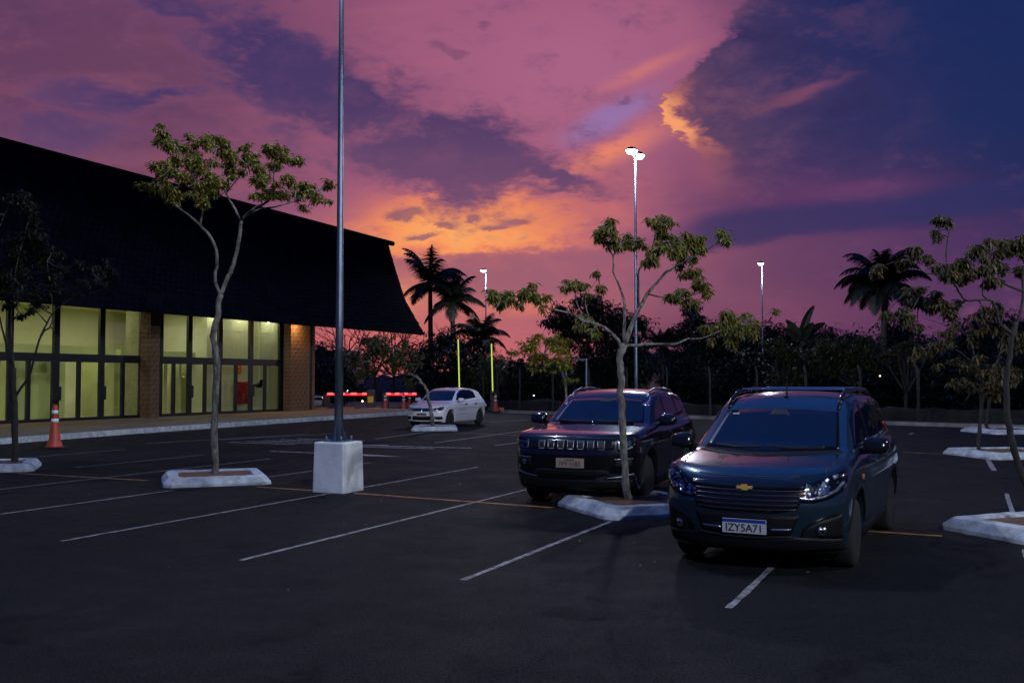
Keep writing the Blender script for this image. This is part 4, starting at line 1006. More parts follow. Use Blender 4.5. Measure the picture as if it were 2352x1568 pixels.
def leaf_cloud(rs, centers, radii, total, size, rosette=6, droop=.55, flat=.75):
    """leaflets in drooping rosettes filling ellipsoids around the given centres"""
    centers = np.array(centers); radii = np.array(radii); w = radii ** 1.7; n = max(1, total // rosette)
    k = rs.choice(len(radii), n, p=w / w.sum())
    d = rs.normal(size=(n, 3)); d /= np.linalg.norm(d, axis=1)[:, None]; r = np.abs(rs.normal(.85, .42, n))
    C = centers[k] + d * (r * radii[k])[:, None] * np.array([1, 1, flat])
    C = np.repeat(C, rosette, 0); N = len(C)
    a = rs.uniform(0, 2 * np.pi, N); tilt = rs.normal(-droop, .35, N)
    dr = np.stack([np.cos(a) * np.cos(tilt), np.sin(a) * np.cos(tilt), np.sin(tilt)], 1)
    s = np.stack([-np.sin(a), np.cos(a), rs.normal(0, .25, N)], 1); s /= np.linalg.norm(s, axis=1)[:, None]
    L = size * rs.uniform(.65, 1.25, N)[:, None]; wd = L * .17
    up = np.cross(dr, s); base = C + dr * L * .12
    V = np.stack([base, base + dr * L * .5 + s * wd + up * wd * .25, base + dr * L + np.array([0, 0, -1]) * L * .12, base + dr * L * .5 - s * wd + up * wd * .25], 1)
    return V.reshape(-1, 3), N
def leaf_object(name, V, N, m, parent, origin):
    me = bpy.data.meshes.new(name)
    me.vertices.add(N * 4); me.vertices.foreach_set('co', (V - np.array(origin)).astype(np.float32).ravel())
    me.loops.add(N * 4); me.loops.foreach_set('vertex_index', np.arange(N * 4, dtype=np.int32))
    me.polygons.add(N); me.polygons.foreach_set('loop_start', np.arange(0, N * 4, 4, dtype=np.int32)); me.polygons.foreach_set('loop_total', np.full(N, 4, np.int32))
    me.update(); me.validate()
    return obj(name, me, m, parent)
def smooth_path(P, sub=3):
    P = [Vector(p) for p in P]
    if len(P) < 3: return P
    out_ = []
    for i in range(len(P) - 1):
        p0, p1, p2, p3 = P[max(i - 1, 0)], P[i], P[i + 1], P[min(i + 2, len(P) - 1)]
        for j in range(sub):
            t = j / sub; out_.append(.5 * ((2 * p1) + (p2 - p0) * t + (2 * p0 - 5 * p1 + 4 * p2 - p3) * t * t + (3 * p1 - p0 - 3 * p2 + p3) * t ** 3))
    return out_ + [P[-1]]
def photo_tree(name, label, cat, base, D, branches, clusters, total, size, lm, seed, tm=None, twigs=True, spread=.5, group=None, droop=.55, rosette=6, n=8, flat=.75, kink=.02):
    """branches: (list of pixels, start radius, end radius, depth drift in m); clusters: (x, y, radius px).
       The crown gets depth: limbs drift towards or away from the viewer and clusters fill a volume."""
    rs = np.random.RandomState(seed)
    t = thing(name, label, cat, base, 0, group); nodes = []; mb = MB()
    for bi, (pl, r0, r1, drift) in enumerate(branches):
        Y0 = D
        if bi:
            x, y = pl[0]; Y0 = min(nodes, key=lambda q_: (q_[0] - x) ** 2 + (q_[1] - y) ** 2)[2]
        pts = []; m_ = len(pl)
        for i, (x, y) in enumerate(pl):
            Y = Y0 + drift * (i / max(1, m_ - 1)); nodes.append((x, y, Y)); pts.append(AT(x, y, Y))
        if bi == 0: pts[0] = Vector((pts[0].x, pts[0].y, base[2] + .0)); pts.insert(0, Vector((base[0], base[1], base[2] - .12)))
        P = smooth_path(pts, 3)
        P = [p + Vector((rs.normal(0, kink), rs.normal(0, kink), rs.normal(0, kink))) * (r0 * 6 if 0 < i < len(P) - 1 else 0) for i, p in enumerate(P)]
        if bi and n == 8: r0 *= .8; r1 *= .8
        k = len(P); rad = [(r0 + (r1 - r0) * (i / (k - 1)) ** .8) * (1 + rs.normal(0, .05)) for i in range(k)]
        if bi == 0: rad[0] *= 1.25; rad[1] *= 1.1
        mb.tube([p - Vector(base) for p in P], rad, n)
    cen = []; rad = []
    for x, y, r in clusters:
        near = min(nodes, key=lambda q_: (q_[0] - x) ** 2 + (q_[1] - y) ** 2); R = r / F * D
        Y = near[2] + rs.normal(0, 1) * (spread + R * .6); c_ = AT(x, y, Y); 
        if twigs:
            for _ in range(4):
                o_ = rs.normal(size=3) * np.array([.62, .7, .50]) * R; cen.append(c_ + Vector(o_)); rad.append(R * rs.uniform(.28, .58))
        else: cen.append(c_); rad.append(R * .95)
        if twigs:
            a = AT(*near); mid = a.lerp(c_, .55) + Vector((rs.normal(0, .06), rs.normal(0, .06), rs.normal(0, .05) + .04)) * R * 2
            mb.tube([p - Vector(base) for p in (a, mid, c_)], [.016 * D / 18, .010 * D / 18, .004 * D / 18], 5)
            for _ in range(3):
                d = Vector((rs.normal(), rs.normal(), rs.normal() * .6)).normalized() * R * .8; mb.tube([p - Vector(base) for p in (mid.lerp(c_, .6), c_ + d)], [.007 * D / 18, .003 * D / 18], 4)
    mb.build('trunk', tm or M['bark'], t, smooth=True)
    V, N = leaf_cloud(rs, cen, rad, total, size, rosette, droop, flat)
    leaf_object('crown', V, N, lm, t, base)
    return t
def conv(x0, y0, s): return lambda pl: [((p[0] / s + x0) * .9408, (p[1] / s + y0) * .9408) + tuple(q_ / s * .9408 for q_ in p[2:]) for p in pl]

# slim tree with the forked stem on the left island
c_ = conv(300, 280, 1.668)
b0 = W(13.55, -11.85, .13); D0 = b0.y
photo_tree('slim_tree', 'slim forked tree with open green crown, left of the near lamp post', 'tree', b0, D0, [
    (c_([(378, 1465), (372, 1300), (376, 1200), (378, 1100), (383, 1000), (372, 935), (368, 885), (384, 830), (392, 765), (397, 735)]), .066, .050, 0),
    (c_([(397, 735), (430, 660), (450, 610), (468, 540), (478, 470), (480, 430)]), .052, .040, .35),
    (c_([(480, 430), (458, 390), (435, 345), (420, 320), (412, 260), (400, 200)]), .035, .012, .5),
    (c_([(480, 430), (530, 385), (570, 365), (600, 345), (612, 300), (616, 230), (640, 190)]), .038, .012, -.4),
    (c_([(500, 410), (560, 385), (640, 370), (700, 350), (760, 330), (810, 300)]), .028, .008, .2),
    (c_([(397, 735), (388, 715), (380, 690), (375, 650), (385, 600), (378, 540), (350, 490), (315, 450)]), .042, .032, -.3),
    (c_([(315, 450), (270, 410), (205, 360), (185, 310), (130, 280)]), .028, .01, -.4),
    (c_([(315, 450), (322, 400), (318, 380), (300, 330), (290, 260), (262, 200), (200, 110), (165, 80)]), .026, .006, .3),
    (c_([(300, 330), (350, 260), (370, 180), (385, 130)]), .018, .006, .5),
    (c_([(420, 320), (470, 260), (510, 210), (545, 170)]), .016, .006, -.3)],
    c_([(160, 78, 22), (190, 105, 26), (150, 100, 20), (140, 205, 30), (175, 235, 36), (255, 135, 38), (230, 175, 42), (320, 130, 44), (375, 122, 40), (420, 160, 42), (300, 200, 50), (350, 230, 45), (262, 255, 45), (440, 215, 40), (385, 290, 42), (320, 320, 46),
        (300, 355, 32), (118, 288, 34), (185, 290, 40), (225, 300, 36), (330, 280, 40), (500, 140, 22), (545, 165, 34), (600, 150, 40), (650, 165, 38), (690, 190, 28), (520, 255, 36), (570, 255, 36), (580, 320, 36), (545, 330, 26), (650, 300, 40), (700, 300, 40), (760, 305, 36),
        (800, 315, 34), (735, 378, 15), (820, 290, 22), (470, 180, 26), (450, 270, 30), (600, 200, 26), (280, 100, 22)]), 17000, .092, M['leaf'], 11, rosette=3)
# leaning open tree on the island between the two dark cars
c_ = conv(1200, 480, 1.913)
b0 = W(13.0, -4.15, .13); D0 = b0.y
photo_tree('slim_tree', 'sparse wide-branching tree in front of the black car', 'tree', b0, D0, [
    (c_([(632, 1425), (625, 1300), (620, 1200), (612, 1050), (606, 950), (606, 850), (600, 780), (606, 720), (622, 690)]), .062, .046, 0),
    (c_([(606, 715), (590, 670), (540, 620), (490, 595), (430, 580), (390, 555), (350, 540), (280, 525), (230, 505), (150, 475), (60, 460)]), .034, .007, -.9),
    (c_([(622, 690), (622, 600), (621, 490), (590, 400), (570, 350), (566, 280), (540, 220), (510, 180)]), .030, .008, .5),
    (c_([(625, 685), (660, 590), (690, 520), (730, 455), (800, 370), (850, 330), (920, 290), (1000, 250), (1060, 215), (1110, 200)]), .045, .008, .4),
    (c_([(690, 520), (685, 400), (692, 340), (740, 260), (770, 160), (780, 100)]), .025, .006, -.3),
    (c_([(730, 455), (800, 470), (880, 470), (990, 445)]), .018, .006, -.5),
    (c_([(622, 695), (680, 690), (780, 688), (860, 688), (920, 665), (980, 660), (1060, 630), (1120, 600)]), .030, .008, 1.0),
    (c_([(430, 580), (400, 500), (390, 450), (360, 415)]), .014, .005, .3), (c_([(490, 595), (455, 560), (440, 470), (500, 380)]), .014, .004, .2),
    (c_([(566, 280), (620, 210), (690, 205)]), .014, .005, .2), (c_([(740, 260), (820, 210), (870, 190)]), .016, .005, .4)],
    c_([(545, 115, 36), (512, 160, 32), (500, 190, 22), (570, 180, 40), (630, 190, 34), (690, 205, 32), (550, 150, 36), (762, 90, 28), (800, 115, 34), (820, 180, 42), (790, 230, 36), (870, 200, 46), (860, 262, 40), (930, 210, 36), (985, 205, 34), (1060, 190, 38), (1100, 200, 20),
        (755, 290, 28), (900, 290, 34), (905, 350, 28), (945, 335, 22), (980, 405, 32), (1012, 450, 26), (860, 462, 28), (912, 460, 26), (885, 430, 20), (380, 405, 26), (342, 412, 18), (430, 405, 20), (490, 350, 12), (512, 420, 18), (445, 455, 15), (30, 460, 38), (70, 460, 32), (10, 450, 25), (150, 455, 30),
        (185, 440, 22), (215, 475, 28), (130, 505, 13), (238, 505, 13), (440, 575, 30), (470, 622, 28), (415, 605, 20), (480, 590, 18), (1080, 570, 50), (1140, 585, 52), (1040, 595, 42), (1120, 640, 46), (1190, 570, 45), (1240, 590, 36), (1060, 640, 30), (1180, 620, 40), (1330, 530, 10)]), 12000, .088, M['leaf'], 12, droop=.85, rosette=3)
# tree on the left-hand island, in the dark against the roof
c_ = conv(0, 400, 2.009)
b0 = W(13.75, -17.35, .13); D0 = b0.y
photo_tree('slim_tree', 'forked tree at the left edge, in front of the lit windows', 'tree', b0, D0, [
    (c_([(72, 1480), (70, 1300), (70, 1200), (68, 1140), (64, 1080), (66, 1000)]), .070, .055, 0),
    (c_([(70, 1145), (110, 1090), (150, 1020), (175, 930), (190, 870), (230, 780), (280, 710), (360, 660), (430, 640), (500, 620)]), .038, .010, -.5),
    (c_([(66, 1000), (40, 930), (22, 850), (0, 760), (-40, 600), (-30, 400), (20, 250)]), .035, .01, .5),
    (c_([(66, 1000), (60, 900), (55, 800), (56, 690), (70, 560), (100, 420), (140, 280)]), .032, .01, .2),
    (c_([(190, 870), (215, 820), (245, 800), (260, 740), (250, 620), (230, 480)]), .028, .008, .4), (c_([(430, 640), (520, 600), (560, 540)]), .015, .005, 0)],
    c_([(150, 220, 60), (60, 200, 70), (-40, 260, 80), (200, 330, 65), (100, 400, 80), (0, 420, 80), (250, 430, 65), (150, 520, 75), (40, 560, 70), (300, 520, 55), (400, 500, 40), (450, 540, 40), (520, 480, 22), (540, 540, 34), (250, 600, 55), (120, 630, 50), (380, 600, 36), (480, 600, 30),
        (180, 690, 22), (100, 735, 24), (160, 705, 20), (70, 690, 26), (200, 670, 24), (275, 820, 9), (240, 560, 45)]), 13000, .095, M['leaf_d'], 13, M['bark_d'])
# tree on the nearest right-hand island, mostly beyond the edge
c_ = conv(1900, 480, 1.742)
b0 = W(12.85, .95, .13); D0 = b0.y
photo_tree('slim_tree', 'tall leaning tree at the right edge with sparse brownish leaves', 'tree', b0, D0, [
    ([(2423, 1270), (2390, 1190), (2352, 1100), (2334, 1050), (2322, 1000), (2313, 940), (2312, 880), (2318, 820), (2324, 770), (2330, 740)], .046, .030, 0),
    (c_([(1003, 600), (1020, 520), (1040, 430), (1040, 330), (1060, 220)]), .032, .01, .4),
    (c_([(1003, 590), (965, 560), (938, 528), (922, 470), (900, 438), (850, 440), (800, 440), (765, 400), (740, 360), (700, 330), (630, 325), (585, 290), (555, 265)]), .026, .005, -.5),
    (c_([(740, 360), (715, 280), (718, 200), (730, 140), (735, 100)]), .014, .005, .2), (c_([(1040, 400), (980, 380), (900, 330), (860, 260), (830, 220)]), .022, .006, -.4), (c_([(800, 440), (740, 470), (690, 430), (600, 430), (540, 410)]), .014, .005, .3),
    (c_([(900, 438), (870, 420), (880, 350), (930, 240)]), .018, .006, .2)],
    c_([(705, 98, 26), (672, 148, 16), (580, 230, 22), (630, 252, 17), (510, 272, 22), (430, 300, 26), (690, 300, 30), (740, 300, 34), (800, 260, 40), (860, 220, 40), (830, 300, 40), (880, 280, 34), (935, 215, 36), (1005, 200, 40), (1040, 260, 44), (905, 350, 26), (690, 440, 34), (705, 490, 24), (865, 470, 24), (930, 472, 22), (560, 400, 36), (595, 430, 24), (560, 500, 34), (590, 545, 20), (462, 490, 22), (760, 460, 20), (640, 440, 20), (770, 330, 30), (960, 300, 30), (1040, 160, 40)]), 8000, .085, M['leaf_o'], 14, M['bark_d'], droop=.95, rosette=3)
# two far trees on the right-hand islands
b0 = W(25.6, .75, .13); D0 = b0.y
photo_tree('slim_tree', 'small rusty-leaved tree on the middle island at the far right', 'tree', b0, D0, [([(2250, 1032), (2250, 990), (2254, 940), (2262, 890)], .05, .035, 0), ([(2262, 890), (2240, 840), (2190, 800), (2150, 790)], .03, .008, -.5), ([(2262, 890), (2290, 830), (2300, 780), (2250, 740)], .03, .008, .5), ([(2240, 840), (2220, 770), (2120, 730)], .02, .006, .3)],
    [(2140, 795, 24), (2110, 810, 16), (2175, 780, 22), (2200, 745, 16), (2280, 740, 18), (2320, 760, 22), (2240, 770, 16), (2300, 820, 30), (2260, 860, 30), (2200, 850, 26), (2320, 870, 28), (2230, 880, 22), (2250, 720, 14), (2290, 880, 26)], 2400, .16, M['leaf_o'], 15, M['bark_d'], droop=.7, rosette=4)
b0 = W(36.9, 1.1, .13); D0 = b0.y
photo_tree('slim_tree', 'thin tree on the farthest right-hand island', 'tree', b0, D0, [([(2268, 992), (2270, 950), (2276, 900), (2285, 860)], .07, .04, 0), ([(2285, 860), (2250, 830), (2220, 822)], .03, .008, .3)],
    [(2215, 830, 26), (2255, 845, 30), (2300, 840, 30), (2335, 850, 26), (2280, 870, 24), (2240, 815, 16)], 1300, .2, M['leaf_d'], 16, M['bark_d'])
# bowed sapling by the white car
c_ = conv(960, 900, 9.046)
b0 = W(30.6, -17.0, .13); D0 = b0.y
photo_tree('bowed_sapling', 'bowed sapling arching left over the white hatchback, bushy crown', 'tree', b0, D0, [
    (c_([(885, 1310), (865, 1120), (830, 900), (785, 720), (755, 500), (700, 400), (620, 290), (550, 215), (430, 140), (300, 115)]), .075, .04, 0), (c_([(300, 115), (100, 118), (-60, 130), (-230, 90)]) + [(850, 830), (820, 800)], .035, .012, .4), (c_([(100, 118), (0, 20)]) + [(905, 800), (890, 775)], .02, .008, .2)],
    [(835, 800, 30), (870, 790, 32), (905, 800, 32), (850, 830, 34), (890, 830, 36), (925, 820, 30), (820, 835, 24), (940, 838, 22), (965, 832, 14), (900, 850, 30), (870, 775, 18), (840, 850, 20), (930, 850, 22), (790, 820, 18)], 4200, .16, M['leaf_m'], 17, flat=.9)
# bright umbrella tree by the second row
p0 = G(1303, 984); D0 = p0.y
photo_tree('umbrella_tree', 'yellow-green flat-topped tree left of the black car', 'tree', p0, D0, [([(1303, 984), (1302, 930), (1298, 885), (1288, 848), (1270, 825)], .07, .04, 0), ([(1288, 848), (1250, 815), (1220, 800)], .03, .008, -.4), ([(1288, 848), (1300, 820), (1305, 805)], .02, .006, .4), ([(1299, 890), (1306, 876)], .012, .005, 0)],
    [(1197, 806, 18), (1222, 796, 24), (1255, 788, 27), (1288, 792, 24), (1240, 818, 25), (1278, 815, 26), (1308, 815, 14), (1215, 822, 16), (1260, 838, 16), (1306, 873, 12), (1232, 785, 14), (1270, 778, 16)], 3600, .17, M['leaf_y'], 18, flat=.6, droop=.2)

# dark trees beyond the boundary
def bg_tree(label, D, basex, clusters, total, size, lm, seed, name='background_tree'):
    b = Vector(AT(basex, 880, D)); b.z = .05; top = max(clusters, key=lambda q_: q_[2]); by = 872 + EYE * F / D
    br = [([(basex, by), (basex + 2, (by + top[1]) / 2 + 10), (top[0], top[1])], .16 * D / 60, .07, 0)]
    for q_ in clusters[:6]: br.append(([(basex + 2, (by + top[1]) / 2 + 10), ((basex + q_[0]) / 2, (by + q_[1]) / 2 - 20), (q_[0], q_[1])], .08, .025, rng.uniform(-1, 1)))
    return photo_tree(name, label, 'tree', b, D, br, clusters, total, size, lm, seed, M['bark_d'], twigs=False, spread=.9, group='trees beyond the boundary', rosette=4, n=6, flat=.85)
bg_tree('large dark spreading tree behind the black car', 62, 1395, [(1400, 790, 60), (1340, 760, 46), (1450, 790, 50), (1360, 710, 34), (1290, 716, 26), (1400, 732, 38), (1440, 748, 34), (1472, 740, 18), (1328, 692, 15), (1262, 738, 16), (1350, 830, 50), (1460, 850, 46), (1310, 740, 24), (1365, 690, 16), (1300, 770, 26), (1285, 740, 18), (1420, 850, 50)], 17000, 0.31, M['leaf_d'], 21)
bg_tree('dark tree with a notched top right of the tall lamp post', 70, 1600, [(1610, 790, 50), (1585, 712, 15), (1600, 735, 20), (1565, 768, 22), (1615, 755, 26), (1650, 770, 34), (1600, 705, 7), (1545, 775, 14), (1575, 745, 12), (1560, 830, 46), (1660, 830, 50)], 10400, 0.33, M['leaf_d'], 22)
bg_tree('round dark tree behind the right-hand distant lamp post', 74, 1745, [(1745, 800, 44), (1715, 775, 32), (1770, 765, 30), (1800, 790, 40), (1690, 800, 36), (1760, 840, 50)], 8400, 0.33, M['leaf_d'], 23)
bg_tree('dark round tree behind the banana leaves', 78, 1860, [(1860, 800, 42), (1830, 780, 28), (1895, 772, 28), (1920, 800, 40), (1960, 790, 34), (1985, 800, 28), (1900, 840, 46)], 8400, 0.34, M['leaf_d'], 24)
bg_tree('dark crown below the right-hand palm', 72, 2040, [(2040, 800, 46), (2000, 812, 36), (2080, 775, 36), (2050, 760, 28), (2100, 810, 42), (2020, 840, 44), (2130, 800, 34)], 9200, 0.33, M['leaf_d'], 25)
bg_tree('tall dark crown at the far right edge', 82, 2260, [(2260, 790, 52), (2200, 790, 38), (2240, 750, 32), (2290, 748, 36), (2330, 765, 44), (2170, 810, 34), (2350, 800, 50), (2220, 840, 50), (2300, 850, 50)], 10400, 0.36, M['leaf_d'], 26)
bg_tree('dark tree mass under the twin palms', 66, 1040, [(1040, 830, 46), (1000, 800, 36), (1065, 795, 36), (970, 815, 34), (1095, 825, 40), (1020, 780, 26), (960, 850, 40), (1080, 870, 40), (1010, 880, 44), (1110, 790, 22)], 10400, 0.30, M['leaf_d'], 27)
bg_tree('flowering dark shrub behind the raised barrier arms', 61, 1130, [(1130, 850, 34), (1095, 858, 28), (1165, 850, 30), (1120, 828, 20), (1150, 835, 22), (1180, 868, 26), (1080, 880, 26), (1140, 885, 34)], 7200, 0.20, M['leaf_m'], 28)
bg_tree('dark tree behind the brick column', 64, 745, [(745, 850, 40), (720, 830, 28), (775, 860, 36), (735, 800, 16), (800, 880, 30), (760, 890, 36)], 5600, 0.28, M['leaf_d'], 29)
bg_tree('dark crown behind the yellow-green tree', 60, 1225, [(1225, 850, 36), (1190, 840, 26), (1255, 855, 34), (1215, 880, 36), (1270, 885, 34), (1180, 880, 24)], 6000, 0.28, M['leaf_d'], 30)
# greener spreading trees nearer the fence on the right
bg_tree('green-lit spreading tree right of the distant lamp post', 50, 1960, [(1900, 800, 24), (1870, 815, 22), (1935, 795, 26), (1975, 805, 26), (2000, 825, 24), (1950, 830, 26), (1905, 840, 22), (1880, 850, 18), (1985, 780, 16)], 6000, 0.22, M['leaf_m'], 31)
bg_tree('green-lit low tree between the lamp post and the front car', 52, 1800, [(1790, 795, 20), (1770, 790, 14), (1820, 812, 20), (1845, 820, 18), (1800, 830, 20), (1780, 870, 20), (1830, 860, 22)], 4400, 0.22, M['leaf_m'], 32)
bg_tree('rusty shrub right of the green spreading tree', 48, 2080, [(2060, 800, 14), (2090, 790, 16), (2030, 815, 14), (2110, 800, 14), (2130, 815, 16), (2075, 830, 18), (2150, 790, 10)], 2200, 0.19, M['leaf_o'], 33)
# bare trees seen under the eaves
def bare_tree(label, D, basex, topy, spread_px, seed):
    rs = np.random.RandomState(seed); b = AT(basex, 880, D); b.z = .05; t = thing('bare_tree', label, 'tree', b, 0, 'bare trees beyond the eaves'); mb = MB()
    H = AT(basex, topy, D).z - .05
    def grow(p, d, L_, r, k):
        q_ = p + d * L_; m_ = p.lerp(q_, .5) + Vector(rs.normal(0, .06, 3)) * L_
        mb.tube([p, m_, q_], [r, r * .8, r * .62], 5)
        if k:
            for _ in range(2 + (rs.rand() < .5)):
                nd = (d + Vector(rs.normal(0, .48, 3)) + Vector((0, 0, .12))).normalized(); grow(q_, nd, L_ * rs.uniform(.62, .85), r * .6, k - 1)
    grow(Vector((0, 0, -.1)), Vector((0, 0, 1)), H * .28, .17, 5)
    mb.build('trunk', M['bark_d'], t); return t
for i, (x, l) in enumerate(((770, 'bare branching tree right of the brick column'), (815, 'bare tree behind the pink gatehouse panel'), (862, 'bare tree above the bowed sapling crown'), (905, 'bare tree left of the twin palms'), (960, 'bare tree at the foot of the left palm'))):
    bare_tree(l, 72 + i * 2, x, 690 + (i % 2) * 15, 60, 40 + i)

# palms: every frond a piece of its own
def palm(label, D, top, trunk_top_y, basex, n, Lpx, seed, droop=1.0, r=.2):
    rs = np.random.RandomState(seed); b = AT(basex, 880, D); b.z = .05; t = thing('palm_tree', label, 'palm tree', b); T = AT(top[0], top[1], D) - b
    MB().tube([(0, 0, -.1), (T.x * .3, 0, T.z * .4), (T.x, T.y, T.z - .25)], [r * 1.2, r, r * .75], 10).build('trunk', M['bark_d'], t, smooth=True)
    L_ = Lpx / F * D
    for k in range(n):
        a = 2 * math.pi * (k + rs.uniform(-.25, .25)) / n; e = rs.uniform(.65, 1.35) if k % 3 else rs.uniform(-.1, .45); l = L_ * rs.uniform(.85, 1.15)
        mb = MB(); P = []; d = Vector((math.cos(a) * math.cos(e), math.sin(a) * math.cos(e), math.sin(e))); p = Vector((0, 0, 0)); S = 14
        for i in range(S + 1):
            P.append(p.copy()); d = (d + Vector((0, 0, -.05 - .17 * droop * (i / S) ** 1.2))).normalized(); p = p + d * (l / S)
        mb.tube(P, [.035 * (1 - .8 * i / S) for i in range(S + 1)], 5)
        for i in range(2, S + 1):
            tq = (P[min(i + 1, S)] - P[i - 1]).normalized(); sd = tq.cross(Vector((0, 0, 1))); sd = sd.normalized() if sd.length > .05 else Vector((1, 0, 0)); ll = l * .30 * math.sin(math.pi * (.18 + .78 * i / S)) + .1
            for s_ in (-1, 1):
                for h in (0, .2, .4, .6, .8):
                    o_ = P[i - 1].lerp(P[i], h); v = (sd * s_ * .8 + tq * .55 + Vector((0, 0, -.40 - .45 * rs.rand()))).normalized() * ll; w_ = tq * .042
                    mb.add([o_ - w_, o_ + v * .5 - w_ * .8 + Vector((0, 0, .03)), o_ + v, o_ + v * .5 + w_ * .9, o_ + w_], [(0, 1, 3, 4), (1, 2, 3)])
        mb.build('frond', M['leaf_d'], t, (T.x, T.y, T.z), fix=False)
    return t
palm('tallest palm tree beside the roof end, dark against the sunset', 75, (988, 648), 0, 990, 17, 104, 51, .95)
palm('second palm tree right of the tallest one', 72, (1040, 692), 0, 1040, 16, 92, 52, .95)
palm('low drooping palm beneath the distant lamp post', 66, (1105, 775), 0, 1100, 15, 74, 53, 1.2, .16)
palm('broad palm tree on the right behind the front car', 66, (2032, 655), 0, 2030, 32, 122, 54, 1.35, .26)
palm('small spiky palm between the lamp post and the pink wall', 64, (1520, 790), 0, 1520, 16, 44, 55, .3, .14)
# banana clump
b0 = AT(1840, 880, 70); b0.z = .05
t = thing('banana_plant', 'banana plant with upright paddle leaves above the tree line', 'banana plant', b0)
T = AT(1840, 790, 70) - b0
MB().tube([(0, 0, -.1), (0, 0, T.z)], [.2, .12], 8).build('trunk', M['bark_d'], t)
for a, e, l in ((0, 1.45, 2.9), (.4, .95, 2.4), (3.3, 1.0, 1.7), (.15, .55, 2.0), (2.7, 1.25, 2.0), (5.0, .8, 1.8)):
    d = Vector((math.cos(a) * math.cos(e), math.sin(a) * .4 * math.cos(e), math.sin(e))).normalized(); p = T.copy(); V = []; S = 10
    for i in range(S + 1):
        w_ = .28 * math.sin(math.pi * min(1, (.06 + .9 * i / S))) ** .7; sd = d.cross(Vector((.2, 1, .1))).normalized()
        V += [p - sd * w_, p + Vector((0, .06, 0)), p + sd * w_]; p = p + d * l / S; d = (d + Vector((.03 * math.cos(a), 0, -.05 - .06 * i / S))).normalized()
    MB().add(V, [q_ for i in range(S) for q_ in ((3 * i, 3 * i + 1, 3 * i + 4, 3 * i + 3), (3 * i + 1, 3 * i + 2, 3 * i + 5, 3 * i + 4))]).build('leaf', M['leaf_d'], t, fix=False)

# undergrowth along the boundary: one dark mass
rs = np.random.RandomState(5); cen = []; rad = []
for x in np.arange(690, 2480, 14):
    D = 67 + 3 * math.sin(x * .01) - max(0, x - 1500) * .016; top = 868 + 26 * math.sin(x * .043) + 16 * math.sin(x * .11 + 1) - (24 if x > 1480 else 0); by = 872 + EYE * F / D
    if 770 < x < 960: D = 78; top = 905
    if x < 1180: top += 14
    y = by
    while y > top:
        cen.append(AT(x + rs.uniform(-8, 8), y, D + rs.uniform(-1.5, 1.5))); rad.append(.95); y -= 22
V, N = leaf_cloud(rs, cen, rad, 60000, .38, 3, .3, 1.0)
o = leaf_object('undergrowth', V, N, M['leaf_d'], None, (0, 0, 0)); o['kind'] = 'stuff'; tag(o, 'dark undergrowth along the far boundary of the lot', 'undergrowth')
